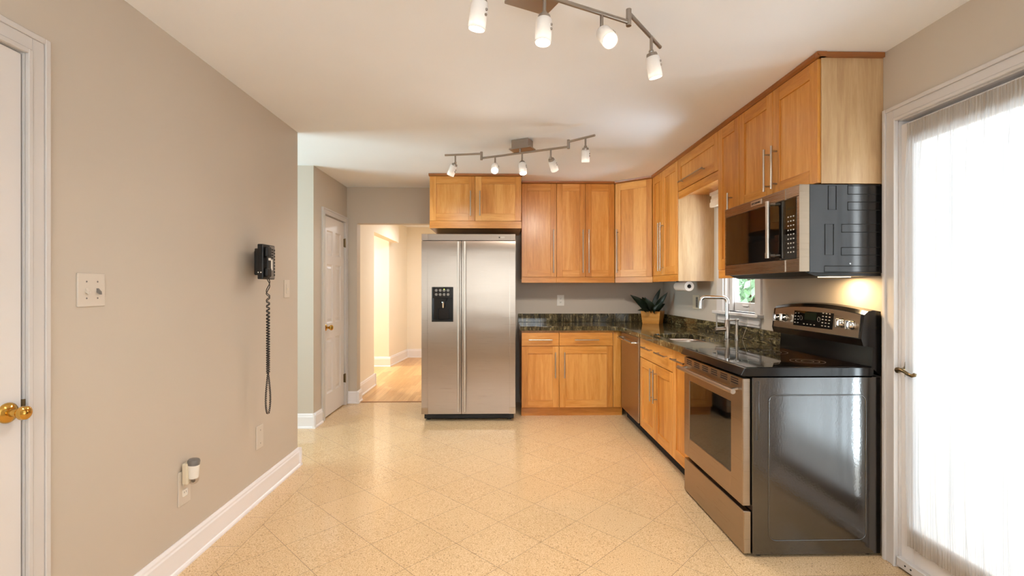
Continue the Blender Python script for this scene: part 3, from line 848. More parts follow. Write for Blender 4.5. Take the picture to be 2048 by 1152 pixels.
# dishwasher
t = thing('dishwasher', 'stainless steel dishwasher set under the counter in the inside corner', 'dishwasher', (1.5, 4.42, 0))
b = MB(); b.box(1.235, 1.80, 4.127, 4.72, 0.10, 0.868); b.build('tub', 'black', t)
b = MB(); b.box(1.195, 1.234, 4.128, 4.718, 0.115, 0.866, 0.004, 2); b.build('front_door', 'steelw', t)
b = MB(); b.tube([(1.195, 4.16, 0.815), (1.158, 4.16, 0.815), (1.15, 4.18, 0.815), (1.15, 4.66, 0.815), (1.158, 4.68, 0.815), (1.195, 4.68, 0.815)], 0.010, 12); b.build('handle', 'chrome', t)
b = MB(); b.box(1.27, 1.285, 4.127, 4.78, 0, 0.10); b.build('toe_kick', 'dark', t)

# ------------------------------------------------------------------ countertop with sink hole
def counter():
    t = thing('countertop', 'dark green-black granite countertop wrapping the corner', 'countertop', (1.4, 4.6, 0.872))
    outer = [(0.188, 5.398), (0.188, 4.765), (1.10, 4.765), (1.16, 4.74), (1.185, 4.68), (1.185, 3.032), (1.848, 3.032), (1.848, 5.398)]
    x0, x1, y0, y1, r = 1.275, 1.63, 3.365, 3.985, 0.07
    hole = []
    for (cx, cy, a0) in ((x1 - r, y1 - r, 0), (x0 + r, y1 - r, 90), (x0 + r, y0 + r, 180), (x1 - r, y0 + r, 270)):
        for k in range(7): a = math.radians(a0 + 15 * k); hole.append((cx + r * math.cos(a), cy + r * math.sin(a)))
    bmx = bmesh.new()
    def ring(pts): 
        vs = [bmx.verts.new((p[0], p[1], 0.914)) for p in pts]
        return [bmx.edges.new((vs[i], vs[(i + 1) % len(vs)])) for i in range(len(vs))]
    es = ring(outer) + ring(hole)
    bmesh.ops.triangle_fill(bmx, use_beauty=True, use_dissolve=False, edges=es)
    # drop faces inside the hole
    dead = [f for f in bmx.faces if x0 + 0.02 < f.calc_center_median().x < x1 - 0.02 and y0 + 0.02 < f.calc_center_median().y < y1 - 0.02 and all(x0 - 0.001 <= v.co.x <= x1 + 0.001 and y0 - 0.001 <= v.co.y <= y1 + 0.001 for v in f.verts)]
    bmesh.ops.delete(bmx, geom=dead, context='FACES')
    r_ = bmesh.ops.extrude_face_region(bmx, geom=list(bmx.faces))
    for g in r_['geom']:
        if isinstance(g, bmesh.types.BMVert): g.co.z = 0.872
    bmesh.ops.recalc_face_normals(bmx, faces=list(bmx.faces))
    ed = [e for e in bmx.edges if len(e.link_faces) == 2 and e.calc_face_angle(0) > 0.9 and (abs(e.verts[0].co.z - 0.914) < 1e-4 and abs(e.verts[1].co.z - 0.914) < 1e-4)]
    bmesh.ops.bevel(bmx, geom=ed, offset=0.005, segments=2, profile=0.5, affect='EDGES')
    b = MB(); b.bm(bmx); b.build('slab', 'granite', t)
    b = MB(); b.box(0.188, 1.848, 5.376, 5.398, 0.9145, 1.009, 0.002, 1); b.box(1.826, 1.848, 3.032, 5.376, 0.9145, 1.009, 0.002, 1); b.build('backsplash', 'granite', t)
    return hole
hole = counter()
t = thing('kitchen_sink', 'undermount stainless steel sink basin set into the dark countertop', 'sink', (1.45, 3.64, 0.68))
b = MB(); n = len(hole); rings = []
for (e, z) in ((-0.018, 0.8715), (0.004, 0.8715), (0.006, 0.86), (0.012, 0.72), (0.03, 0.695), (0.07, 0.688)):
    cx, cy = 1.4525, 3.675
    rings.append([(cx + (p[0] - cx) * (1 - e / 0.18), cy + (p[1] - cy) * (1 - e / 0.31), z) for p in hole])
V = [p for r_ in rings for p in r_]
F = [(i * n + k, i * n + (k + 1) % n, (i + 1) * n + (k + 1) % n, (i + 1) * n + k) for i in range(len(rings) - 1) for k in range(n)] + [[(len(rings) - 1) * n + k for k in range(n)]]
b.add(V, F, smooth=True); b.build('basin', 'steel', t)
b = MB(); b.lathe([(0.045, 0), (0.045, 0.003), (0.03, 0.004), (0.028, 0.001), (0, 0.001)], (1.45, 3.64, 0.688), n=24); b.build('drain', 'chrome', t)

fx, fy = 1.70, 3.54
t = thing('kitchen_faucet', 'tall square-bend brushed metal faucet with side lever behind the sink', 'faucet', (fx, fy, 0.914))
b = MB(); b.lathe([(0.026, 0), (0.026, 0.004), (0.019, 0.006), (0.019, 0.146), (0.0175, 0.148)], (fx, fy, 0.9142), n=24); b.build('body', 'nickel', t)
pts = [(fx, fy, 1.06), (fx, fy, 1.19)] + [(fx - 0.035 * (1 - math.cos(a)), fy + 0.012 * (1 - math.cos(a)), 1.195 + 0.035 * math.sin(a)) for a in [math.radians(15 * k) for k in range(1, 7)]]
ex, ey = fx - 0.145, fy + 0.05
pts += [(ex + 0.0, ey, 1.23)] + [(ex - 0.03 * math.sin(a), ey + 0.01 * math.sin(a), 1.20 + 0.03 * math.cos(a)) for a in [math.radians(18 * k) for k in range(1, 6)]] + [(ex - 0.031, ey + 0.0105, 1.145)]
b = MB(); b.tube(pts, 0.0145, 16); b.build('spout', 'chrome', t)
b = MB(); b.cyl((fx - 0.016, fy, 0.99), (fx - 0.085, fy + 0.012, 0.987), 0.0185, 0.017, 20); b.cyl((fx - 0.075, fy + 0.010, 1.0), (fx - 0.078, fy + 0.012, 1.105), 0.0055, n=12); b.build('lever', 'nickel', t)
t = thing('soap_dispenser', 'small brushed metal soap dispenser standing right of the faucet', 'soap dispenser', (1.735, 3.465, 0.914))
b = MB(); b.lathe([(0.017, 0), (0.017, 0.005), (0.013, 0.008), (0.013, 0.04), (0.0095, 0.045), (0.0095, 0.14)], (1.735, 3.465, 0.9142), n=20); b.build('body', 'nickel', t)
b = MB(); b.lathe([(0.014, 0), (0.0155, 0.004), (0.0155, 0.016), (0.012, 0.019)], (1.735, 3.465, 1.054), n=20); b.cyl((1.735, 3.465, 1.064), (1.685, 3.475, 1.062), 0.007, n=12); b.build('pump_spout', 'nickel', t)
# blind over the window and its cord
t = thing('roman_shade', 'folded white roman shade at the top of the sink window', 'window shade', (1.81, 3.67, 1.99))
b = MB()
for k, (z0, z1, d) in enumerate(((1.985, 2.03, 0.05), (2.02, 2.06, 0.043), (2.05, 2.09, 0.036))): b.box(1.83 - d, 1.83, 3.345, 4.03, z0, z1, 0.008, 3)
b.build('fabric_fold', 'shade', t)
b = MB(); b.box(1.78, 1.832, 3.345, 4.03, 2.085, 2.125, 0.003, 1); b.build('headrail', 'white', t)
b = MB(); b.tube([(1.79, 3.385, 2.0), (1.795, 3.388, 1.6), (1.80, 3.392, 1.24), (1.803, 3.42, 1.12), (1.806, 3.47, 1.0), (1.811, 3.53, 0.918)], 0.0013, 6); b.build('pull_cord', 'ivory', t)
b = MB(); b.sphere((1.80, 3.392, 1.243), 0.007, sz=1.3, n=12); b.build('cord_bead', 'oldbrass', t)

# ------------------------------------------------------------------ refrigerator
t = thing('refrigerator', 'side-by-side stainless steel refrigerator with a dispenser in the left door', 'refrigerator', (-0.32, 5.0, 0))
b = MB(); b.box(-0.772, 0.133, 4.70, 5.36, 0.075, 1.80, 0.003, 1); b.build('cabinet_body', 'grey', t)
def fdoor(x0, x1, cut=None):
    b = MB(); z0, z1, y0, y1 = 0.078, 1.757, 4.62, 4.692
    crest = [(y0 + 0.005 * (k / 10) ** 2, z1 - 0.10 + 0.10 * k / 10) for k in range(11)]
    if cut is None: b.prism([(y1, z0), (y0, z0)] + crest + [(y1, z1)], 'x', x0, x1, 0.0)
    else:
        a0, a1, c0, c1 = cut
        # one continuous skin with a rectangular hole and a pocket
        xs = [x0, a0, a1, x1]; zs = [z0, c0, c1, z1 - 0.10]
        bmx = bmesh.new()
        g = [[bmx.verts.new((x, y0, z)) for x in xs] for z in zs]
        for j in range(3):
            for i in range(3):
                if i == 1 and j == 1: continue
                bmx.faces.new((g[j][i], g[j][i + 1], g[j + 1][i + 1], g[j + 1][i]))
        b.bm(bmx)
        b.prism([(y1, c1)] + [(y0 + 0.0003, c1)] + crest + [(y1, z1)], 'x', x0, x1, 0.0)
        b.box(x0, a0, y0 + 0.0005, y1, z0, c1); b.box(a1, x1, y0 + 0.0005, y1, z0, c1); b.box(a0, a1, y0 + 0.0005, y1, z0, c0)
    return b
dl = fdoor(-0.775, -0.391, (-0.676, -0.468, 0.972, 1.310)).build('freezer_door', 'steel', t)
dr = fdoor(-0.385, 0.136).build('fresh_food_door', 'steel', t)
for (x0, x1, par) in ((-0.775, -0.716, dl), (0.078, 0.136, dr)):
    b = MB(); b.box(x0, x1, 4.6185, 4.6215, 0.08, 1.65, 0.001, 1); b.build('edge_trim', 'steel', par)
for (x0, x1, par) in ((-0.775, -0.712, dl), (0.074, 0.136, dr)):
    b = MB(); b.box(x0, x1, 4.613, 4.62, 0.078, 0.14, 0.001, 1); b.build('corner_cap', 'steelw', par)
for (xc, par) in ((-0.415, dl), (-0.353, dr)):
    b = MB(); b.box(xc - 0.011, xc + 0.011, 4.575, 4.588, 0.105, 1.752, 0.004, 2); b.box(xc - 0.007, xc + 0.007, 4.586, 4.6195, 0.11, 0.14, 0.001, 1); b.box(xc - 0.007, xc + 0.007, 4.586, 4.6195, 1.715, 1.745, 0.001, 1)
    b.build('handle', 'handle', par)
b = MB(); b.box(-0.775, 0.136, 4.632, 4.695, 1.762, 1.826, 0.003, 1); b.box(-0.775, -0.715, 4.628, 4.634, 1.763, 1.825, 0.001, 1); b.box(0.085, 0.136, 4.628, 4.634, 1.763, 1.825, 0.001, 1); b.build('top_trim', 'steel', t)
b = MB(); b.box(-0.008, 0.03, 4.6285, 4.632, 1.786, 1.80, 0.002, 1); b.build('badge_plate', 'handle', t)
b = MB(); b.box(-0.026, -0.016, 4.6305, 4.6325, 1.787, 1.799, 0.001, 1); b.build('badge_mark', 'dark', t)
b = MB(); b.box(-0.76, 0.12, 4.70, 4.78, 0.012, 0.075, 0.003, 1)
for k in range(3): b.box(-0.70, 0.06, 4.696, 4.701, 0.022 + k * 0.017, 0.031 + k * 0.017)
for x in (-0.72, 0.08): b.cyl((x, 4.73, 0.0), (x, 4.73, 0.02), 0.02, n=14)
b.build('toe_grille', 'black', t)
# dispenser
b = MB(); b.box(-0.676, -0.468, 4.685, 4.6915, 0.972, 1.31)      # back
b.box(-0.676, -0.672, 4.62, 4.685, 0.972, 1.31); b.box(-0.472, -0.468, 4.62, 4.685, 0.972, 1.31); b.box(-0.672, -0.472, 4.62, 4.685, 0.972, 0.985, 0.002, 1)
b.box(-0.672, -0.472, 4.616, 4.685, 1.20, 1.31, 0.003, 1)
b.prism([(-0.61, 1.20), (-0.53, 1.20), (-0.548, 1.165), (-0.592, 1.165)], 'y', 4.63, 4.68)
d = b.build('dispenser', 'smooth', dl)
for j in range(2):
    for i in range(4):
        x = -0.632 + i * 0.038; z = 1.277 - j * 0.040
        E8 = MB(); E8.lathe([(0.014, 0), (0.0135, 0.002), (0.0115, 0.0022), (0.0112, 0.0012), (0, 0.0012)], (x, 4.6162, z), (0, -1, 0), 16)
        E8.build('button', 'grey', dl)
b = MB(); b.lathe([(0.004, 0), (0.004, 0.001), (0, 0.0015)], (-0.556, 4.6142, 1.288), (0, -1, 0), 12); b.build('indicator', 'led', dl)
b = MB(); b.lathe([(0.016, 0), (0.014, 0.05), (0.01, 0.06)], (-0.57, 4.655, 1.165), (0, 0, -1), 16); b.build('spigot', 'chrome', dl)
b = MB(); b.prism([(-0.625, 1.10), (-0.51, 1.10), (-0.51, 0.992), (-0.625, 0.992)], 'y', 4.668, 4.684, 0.004); b.cyl((-0.622, 4.655, 0.99), (-0.622, 4.655, 1.10), 0.006, n=10); b.build('lever_pad', 'smooth', dl)

# ------------------------------------------------------------------ microwave
t = thing('microwave', 'stainless over-the-range microwave with black glass door and black sides', 'microwave', (1.65, 2.64, 1.36))
y0, y1 = 2.262, 3.024
b = MB(); b.box(1.486, 1.847, y0, y1, 1.372, 1.803, 0.003, 1)
b.build('case', 'case', t)
def slot(x0, x1, z0, z1):
    b = MB()
    r = 0.004; y = y0 - 0.0008
    pts = [(x0, y, z0), (x1, y, z0), (x1, y, z1), (x0, y, z1)]
    b.tube(pts, 0.0016, 6, closed=True); b.build('vent_slot', 'dark', t)
for s in ((1.579, 1.618, 1.679, 1.794), (1.675, 1.832, 1.754, 1.795), (1.675, 1.832, 1.677, 1.716), (1.563, 1.605, 1.46, 1.609), (1.645, 1.832, 1.57, 1.609), (1.643, 1.832, 1.459, 1.496), (1.56, 1.832, 1.378, 1.406)): slot(*s)
b = MB(); b.lathe([(0.005, 0), (0.004, 0.002), (0, 0.002)], (1.686, y0, 1.418), (0, -1, 0), 14); b.build('screw', 'chrome', t)
b = MB(); b.prism([(1.45, 1.385), (1.52, 1.358), (1.84, 1.358), (1.84, 1.372), (1.486, 1.374)], 'y', y0 + 0.003, y1 - 0.003); b.build('underside_panel', 'black', t)
# front: steel surround
b = MB()
b.box(1.436, 1.485, y0 + 0.001, y1, 1.745, 1.802, 0.004, 2); b.box(1.436, 1.485, y0 + 0.001, y1, 1.379, 1.443, 0.004, 2)
b.box(1.437, 1.485, y0 + 0.001, y0 + 0.02, 1.443, 1.745); b.box(1.437, 1.485, y1 - 0.018, y1, 1.443, 1.745)
fr = b.build('front_frame', 'steeld', t)
b = MB(); b.box(1.4365, 1.486, y0 - 0.0015, y0 + 0.001, 1.38, 1.801, 0.0005, 1); b.build('side_trim', 'steelw', t)
for (z0_, z1_) in ((1.745, 1.801), (1.38, 1.443)):
    b = MB(); b.box(1.4335, 1.437, y0 + 0.11, y0 + 0.112, z0_, z1_); b.build('door_seam', 'chrome', t)
b = MB(); b.box(1.4345, 1.484, y0 + 0.112, y1 - 0.018, 1.443, 1.745, 0.002, 1); gd = b.build('glass_door', 'bglass', t)
b = MB(); b.box(1.4345, 1.484, y0 + 0.02, y0 + 0.1105, 1.443, 1.745, 0.002, 1); cp = b.build('control_panel', 'bglass', t)
for i in range(3):
    for j in range(9):
        b = MB(); b.box(1.4338, 1.435, y0 + 0.035 + i * 0.022, y0 + 0.045 + i * 0.022, 1.475 + j * 0.022, 1.481 + j * 0.022); b.build('button', 'mark', cp)
b = MB(); b.box(1.4338, 1.435, y0 + 0.03, y0 + 0.098, 1.69, 1.70); b.build('clock_display', 'lcd', cp)
b = MB(); yh = 2.465
b.cyl((1.398, yh, 1.475), (1.398, yh, 1.735), 0.011, n=20)
for z in (1.47, 1.74):
    b.cyl((1.398, yh, z - 0.014), (1.398, yh, z + 0.014), 0.013, n=20); b.cyl((1.4355, yh, z), (1.398, yh, z), 0.009, n=14)
b.build('handle', 'handle', t)
b = MB(); b.box(1.4325, 1.4365, 2.588, 2.70, 1.764, 1.793, 0.001, 1); npl = b.build('nameplate', 'handle', t)
b = MB(); b.text('KITCHENAID', 0.0155, Matrix.Translation((1.4322, 2.644, 1.778)) @ rz(-R90) @ Matrix.Rotation(R90, 4, 'X')); b.build('lettering', 'dark', npl)
b = MB(); b.box(1.66, 1.78, 2.38, 2.46, 1.3555, 1.3585, 0.001, 1); b.build('lamp_lens', 'hoodlens', t)
ld = bpy.data.lights.new('hood_lamp', 'AREA'); ld.shape = 'RECTANGLE'; ld.size = 0.1; ld.size_y = 0.07; ld.energy = 2.0; ld.color = (1.0, 0.68, 0.34)
lo = bpy.data.objects.new('hood_lamp', ld); COL.objects.link(lo); lo.location = (1.74, 2.42, 1.352); lo.parent = t; lo.matrix_parent_inverse = Matrix.Translation(-Vector(t.location))

# ------------------------------------------------------------------ range
t = thing('electric_range', 'freestanding black and stainless electric range with a glass cooktop', 'range', (1.52, 2.64, 0))
ry0, ry1 = 2.262, 3.022
def range_body():
    """body box whose near side carries an embossed rounded rectangle"""
    b = MB(); b.box(1.21, 1.838, ry0, ry1, 0.012, 0.870, 0.003, 1)
    return b
body = range_body().build('body', 'gloss', t)
b = MB(); x0, x1, z0, z1, r = 1.288, 1.764, 0.081, 0.783, 0.035; pts = []
for (cx, cz, a0) in ((x1 - r, z1 - r, 0), (x0 + r, z1 - r, 90), (x0 + r, z0 + r, 180), (x1 - r, z0 + r, 270)):
    for k in range(7): a = math.radians(a0 + 15 * k); pts.append((cx + r * math.cos(a), ry0, cz + r * math.sin(a)))
b.tube(pts, 0.0035, 8, closed=True)
pts = [(1.225, ry0, 0.567), (1.24, ry0, 0.567), (1.24, ry0, 0.85), (1.225, ry0, 0.85)]
b.tube(pts, 0.002, 6, closed=True); b.build('embossed_bead', 'gloss', body)
for (x, y) in ((1.25, 2.3), (1.25, 2.98), (1.79, 2.3), (1.79, 2.98)):
    b = MB(); b.cyl((x, y, 0), (x, y, 0.014), 0.02, n=12); b.build('levelling_foot', 'black', t)
# cooktop
b = MB(); b.prism([(1.150, 0.880), (1.165, 0.874), (1.80, 0.874), (1.80, 0.915), (1.178, 0.915), (1.168, 0.913)], 'y', ry0 - 0.004, ry1 + 0.002, 0.002); ct = b.build('cooktop_rim', 'smooth', t)
b = MB(); b.box(1.182, 1.755, ry0 + 0.012, ry1 - 0.012, 0.9145, 0.917, 0.001, 1); gl = b.build('cooktop_glass', 'bglass', t)
for (cx, cy, rad) in ((1.33, 2.45, 0.105), (1.33, 2.82, 0.08), (1.60, 2.45, 0.08), (1.60, 2.82, 0.105)):
    b = MB()
    for rr in (rad, rad * 0.68, rad * 0.36): b.lathe([(rr - 0.0009, 0), (rr + 0.0009, 0)], (cx, cy, 0.9173), n=48, caps=False)
    b.build('burner_ring', 'ring', gl)
# oven door
dx0, dx1 = 1.170, 1.206
wy0, wy1, wz0, wz1 = 2.40, 2.935, 0.362, 0.722
b = MB(); a0, a1, c0, c1 = 2.28, 3.018, 0.242, 0.862
b.box(dx0, dx1, a0, wy0, c0, c1, 0.003, 1); b.box(dx0, dx1, wy1, a1, c0, c1, 0.003, 1); b.box(dx0, dx1, wy0 - 0.004, wy1 + 0.004, c0, wz0, 0.003, 1); b.box(dx0, dx1, wy0 - 0.004, wy1 + 0.004, wz1, c1, 0.003, 1)
od = b.build('oven_door', 'steelw', t)
b = MB(); b.box(dx0 + 0.004, dx1, wy0, wy1, wz0, wz1, 0.001, 1); b.build('oven_window', 'bglass', od)
for i in range(6):
    yc = 2.36 + i * 0.115
    for j in range(3):
        b = MB(); b.box(dx0 - 0.0006, dx0 + 0.002, yc - 0.038, yc + 0.038, 0.822 + j * 0.0115, 0.828 + j * 0.0115); b.build('vent_slot', 'dark', od)
b = MB(); b.cyl((1.128, 2.29, 0.795), (1.128, 3.01, 0.795), 0.0125, n=20)
for y in (2.33, 2.97): b.cyl((dx0, y, 0.80), (1.128, y, 0.795), 0.009, n=14)
b.build('handle', 'handle', od)
b = MB(); b.box(dx0 + 0.003, dx1, a0 - 0.002, a0 + 0.002, c0 + 0.002, c1 - 0.002, 0.001, 1); b.build('edge_trim', 'handle', od)
b = MB(); b.box(1.172, 1.206, 2.275, 3.018, 0.012, 0.218, 0.003, 1); sd = b.build('storage_drawer', 'steelw', t)
b = MB(); b.box(1.175, 1.206, 2.2735, 2.277, 0.014, 0.216, 0.001, 1); b.build('edge_trim', 'handle', sd)
# backguard: lofted along y with an arched top
def backguard():
    V = []; ys = [ry0 + (ry1 - ry0) * i / 24 for i in range(25)]; n = 9
    for y in ys:
        s = (y - ry0) / (ry1 - ry0); arch = 0.026 * (1 - (2 * s - 1) ** 2)
        V += [(p[0], y, p[1]) for p in ((1.838, 0.872), (1.838, 1.186 + arch), (1.80, 1.192 + arch), (1.775, 1.186 + arch), (1.757, 1.170 + arch), (1.742, 1.052), (1.752, 1.018), (1.80, 1.010), (1.792, 0.9155))]
    F = [(i * n + k, (i + 1) * n + k, (i + 1) * n + (k + 1) % n, i * n + (k + 1) % n) for i in range(24) for k in range(n)]
    F += [list(range(n)), [24 * n + k for k in reversed(range(n))]]
    b = MB(); b.add(V, F); return b
bgd = backguard().build('backguard', 'smooth', t)
# steel face on the tilted front of the backguard
def face_pt(y, k, off=0.0):
    """k 0 bottom .. 1 top on the tilted face"""
    s = (y - ry0) / (ry1 - ry0); arch = 0.026 * (1 - (2 * s - 1) ** 2)
    x = 1.742 + (1.757 - 1.742) * k; z = 1.052 + (1.170 + arch - 1.052) * k
    return (x - off, y, z + off * 0.1)
b = MB(); V = []; ys = [ry0 + 0.02 + (ry1 - ry0 - 0.04) * i / 24 for i in range(25)]
for y in ys: V += [face_pt(y, 0.03, 0.0022), face_pt(y, 0.97, 0.0022), face_pt(y, 0.97, 0.0), face_pt(y, 0.03, 0.0)]
F = [(i * 4 + k, i * 4 + (k + 1) % 4, (i + 1) * 4 + (k + 1) % 4, (i + 1) * 4 + k) for i in range(24) for k in range(4)] + [(0, 1, 2, 3), (99, 98, 97, 96)]
b.add(V, F); b.build('control_fascia', 'steelw', bgd)
def on_face(b, y0, y1, k0, k1, off, th=0.002):
    V = [face_pt(y0, k0, off), face_pt(y1, k0, off), face_pt(y1, k1, off), face_pt(y0, k1, off)] + [face_pt(y0, k0, off - th), face_pt(y1, k0, off - th), face_pt(y1, k1, off - th), face_pt(y0, k1, off - th)]
    b.add(V, [(0, 1, 2, 3), (7, 6, 5, 4), (0, 4, 5, 1), (1, 5, 6, 2), (2, 6, 7, 3), (3, 7, 4, 0)])
b = MB(); on_face(b, 2.465, 2.80, 0.2, 0.82, 0.004); b.build('display_panel', 'bglass', bgd)
b = MB(); on_face(b, 2.60, 2.70, 0.46, 0.76, 0.0046, 0.001); b.build('clock_display', 'lcd', bgd)
b = MB()
for (yy, kk) in [(2.785 - i * 0.028, 0.3 + j * 0.13) for i in range(2) for j in range(4)] + [(2.545 - i * 0.026, 0.28 + j * 0.12) for i in range(3) for j in range(5)] + [(2.70 - i * 0.03, 0.27) for i in range(4)]:
    b = MB(); on_face(b, yy - 0.006, yy + 0.006, kk, kk + 0.035, 0.0046, 0.001); b.build('button', 'mark', bgd)
for yy in (2.73, 2.575):
    b = MB(); p = face_pt(yy, 0.52, 0.005); b.tube([(p[0], p[1] + 0.011 * math.cos(a), p[2] + 0.013 * math.sin(a)) for a in [2 * math.pi * k / 16 for k in range(16)]], 0.0008, 5, closed=True)
    b.build('dial_mark', 'mark', bgd)
for yy in (2.955, 2.885, 2.395, 2.325):
    p = Vector(face_pt(yy, 0.5, 0.002)); b = MB()
    b.lathe([(0.024, 0), (0.024, 0.004), (0.021, 0.006), (0.019, 0.024), (0.016, 0.027), (0, 0.028)], p, (-1, 0, 0.1), 24)
    b.box(p.x - 0.040, p.x - 0.022, p.y - 0.005, p.y + 0.005, p.z - 0.021, p.z + 0.026, 0.002, 1)
    b.build('control_knob', 'chrome', bgd)

# ------------------------------------------------------------------ potted plant, paper towel
t = thing('potted_orchid', 'leafy dark green plant in a square wooden pot on the corner of the counter', 'potted plant', (1.652, 5.156, 0.9145), math.radians(-32))
b = MB(); V = []
for (h, z) in ((0.088, 0), (0.104, 0.135), (0.092, 0.135), (0.090, 0.118)):
    V += [(-h, -h, z), (h, -h, z), (h, h, z), (-h, h, z)]
F = [(i * 4 + k, i * 4 + (k + 1) % 4, (i + 1) * 4 + (k + 1) % 4, (i + 1) * 4 + k) for i in range(3) for k in range(4)] + [(3, 2, 1, 0)]
b.add(V, F, None, 1.0, 0.6); b.build('wooden_pot', 'maple', t, local=True)
b = MB(); b.box(-0.0905, 0.0905, -0.0905, 0.0905, 0.10, 0.12, 0, 1)
for i in range(60): b.sphere((random.uniform(-0.08, 0.08), random.uniform(-0.08, 0.08), 0.121), random.uniform(0.006, 0.012), sz=0.5, n=6)
b.build('soil', 'soil', t, local=True)
def leaf(base, tip, width, bend, nrm):
    base = Vector(base); tip = Vector(tip); d = tip - base; side = d.cross(Vector(nrm)).normalized(); up = side.cross(d).normalized()
    V = []; n = 14
    for i in range(n + 1):
        s = i / n; w = width * (math.sin(math.pi * min(1, 0.10 + 0.92 * s)) ** 0.8) * (1 if s < 0.98 else 0.25)
        c = base + d * s + up * (bend * math.sin(math.pi * s))
        for (q, dz) in ((-1, 0.25), (-0.5, 0.06), (0, 0), (0.5, 0.06), (1, 0.25)):
            V.append(c + side * (q * w) + up * (dz * w))
    F = [(i * 5 + k, i * 5 + k + 1, (i + 1) * 5 + k + 1, (i + 1) * 5 + k) for i in range(n) for k in range(4)]
    o = len(V); V += [v - up * 0.002 for v in V]
    F += [tuple(reversed([q + o for q in f])) for f in F]
    return V, F
for (bs, tp, w, bd) in (((1.60, 5.13, 1.03), (1.375, 5.05, 1.228), 0.045, 0.04), ((1.63, 5.11, 1.03), (1.515, 5.00, 1.205), 0.038, 0.06), ((1.635, 5.16, 1.04), (1.735, 5.14, 1.30), 0.028, 0.02),
                       ((1.665, 5.14, 1.03), (1.765, 5.0, 1.258), 0.034, 0.03), ((1.68, 5.15, 1.03), (1.77, 5.10, 1.13), 0.035, 0.05), ((1.60, 5.10, 1.04), (1.435, 4.99, 1.062), 0.022, 0.03), ((1.65, 5.10, 1.03), (1.66, 4.98, 1.13), 0.03, 0.05), ((1.62, 5.17, 1.04), (1.56, 5.24, 1.20), 0.035, 0.04)):
    V, F = leaf(bs, tp, w * 0.95, bd, (-0.25, -0.85, 0.45)); b = MB(); b.add(V, F, smooth=True); b.build('leaf', 'leaf', t)

t = thing('paper_towel_holder', 'white paper towel roll mounted under the wall cabinet', 'paper towel', (1.652, 4.28, 1.27))
b = MB(); b.lathe([(0.018, 0), (0.042, 0), (0.043, 0.003), (0.043, 0.262), (0.042, 0.265), (0.018, 0.265)], (1.652, 4.145, 1.315), (0, 1, 0), 36, caps=False)
b.lathe([(0.018, 0.265), (0.018, 0.0)], (1.652, 4.145, 1.315), (0, 1, 0), 24, caps=False); b.build('paper_roll', 'paper', t)
b = MB(); b.cyl((1.652, 4.135, 1.315), (1.652, 4.42, 1.315), 0.011, n=16); b.box(1.64, 1.664, 4.412, 4.424, 1.305, 1.3985, 0.002, 1); b.build('spindle', 'dark', t)

# ------------------------------------------------------------------ wall plates
def plate_on_left(name, label, cat, y0, y1, z0, z1):
    t = thing(name, label, cat, (XL, (y0 + y1) / 2, (z0 + z1) / 2))
    b = MB(); b.box(XL, XL + 0.006, y0, y1, z0, z1, 0.002, 2); b.build('cover_plate', 'plate', t); return t
t = plate_on_left('light_switch', 'white two-gang toggle switch plate on the left wall near the door', 'light switch', 1.697, 1.813, 1.233, 1.353)
b = MB(); b.prism([(XL + 0.005, 1.285), (XL + 0.018, 1.276), (XL + 0.017, 1.287), (XL + 0.005, 1.30)], 'y', 1.774, 1.784); b.build('toggle', 'grey', t)
b = MB(); b.prism([(XL + 0.005, 1.285), (XL + 0.018, 1.276), (XL + 0.017, 1.287), (XL + 0.005, 1.30)], 'y', 1.728, 1.738); b.build('toggle', 'plate', t)
for y in (1.733, 1.779):
    for z in (1.263, 1.323):
        b = MB(); b.lathe([(0.0032, 0), (0.0028, 0.001), (0, 0.001)], (XL + 0.006, y, z), (1, 0, 0), 10); b.build('screw', 'grey', t)
t = plate_on_left('light_switch', 'slim white dimmer switch right of the black phone', 'light switch', 3.283, 3.363, 1.233, 1.356)
b = MB(); b.box(XL + 0.005, XL + 0.009, 3.306, 3.34, 1.262, 1.327, 0.001, 1); b.build('rocker', 'plate', t)
b = MB(); b.box(XL + 0.008, XL + 0.011, 3.316, 3.330, 1.285, 1.30, 0.001, 1); b.build('slider', 'ivory', t)
t = plate_on_left('blank_wall_plate', 'blank white wall plate low on the left wall below the phone cord', 'wall plate', 2.915, 2.995, 0.315, 0.455)
for z in (0.345, 0.425):
    b = MB(); b.lathe([(0.0035, 0), (0.003, 0.001), (0, 0.001)], (XL + 0.006, 2.96, z), (1, 0, 0), 10); b.build('screw', 'grey', t)
def receptacles(b, d, cen, out, alongv, zs):
    for z in zs:
        for (o, w) in ((-0.006, 0.0012), (0.006, 0.0012)):
            c = Vector(cen) + Vector(alongv) * o; c.z = z
            n = Vector(out); a = Vector(alongv)
            d.add([c + n * 0.0072 + a * s * w + Vector((0, 0, q * 0.0045)) for (s, q) in ((-1, -1), (1, -1), (1, 1), (-1, 1))], [(0, 1, 2, 3)])
t = plate_on_left('wall_outlet', 'white outlet on the left wall with a night light plugged into its top', 'outlet', 2.218, 2.302, 0.288, 0.448)
for z in (0.342, 0.394):
    b = MB(); b.box(XL + 0.005, XL + 0.0075, 2.243, 2.277, z - 0.016, z + 0.016, 0.004, 2); b.build('receptacle', 'white', t)
d = MB(); receptacles(None, d, (XL, 2.26, 0), (1, 0, 0), (0, 1, 0), (0.345,))
for f in d.v: f.x += 0.001
d.build('slot', 'dark', t)
t = thing('night_light', 'small plug-in night light with clear dome on the left wall outlet', 'night light', (XL + 0.01, 2.26, 0.385))
b = MB(); b.box(XL + 0.008, XL + 0.035, 2.232, 2.288, 0.385, 0.485, 0.008, 3); b.build('plug_body', 'ivory', t)
nx = XL + 0.046
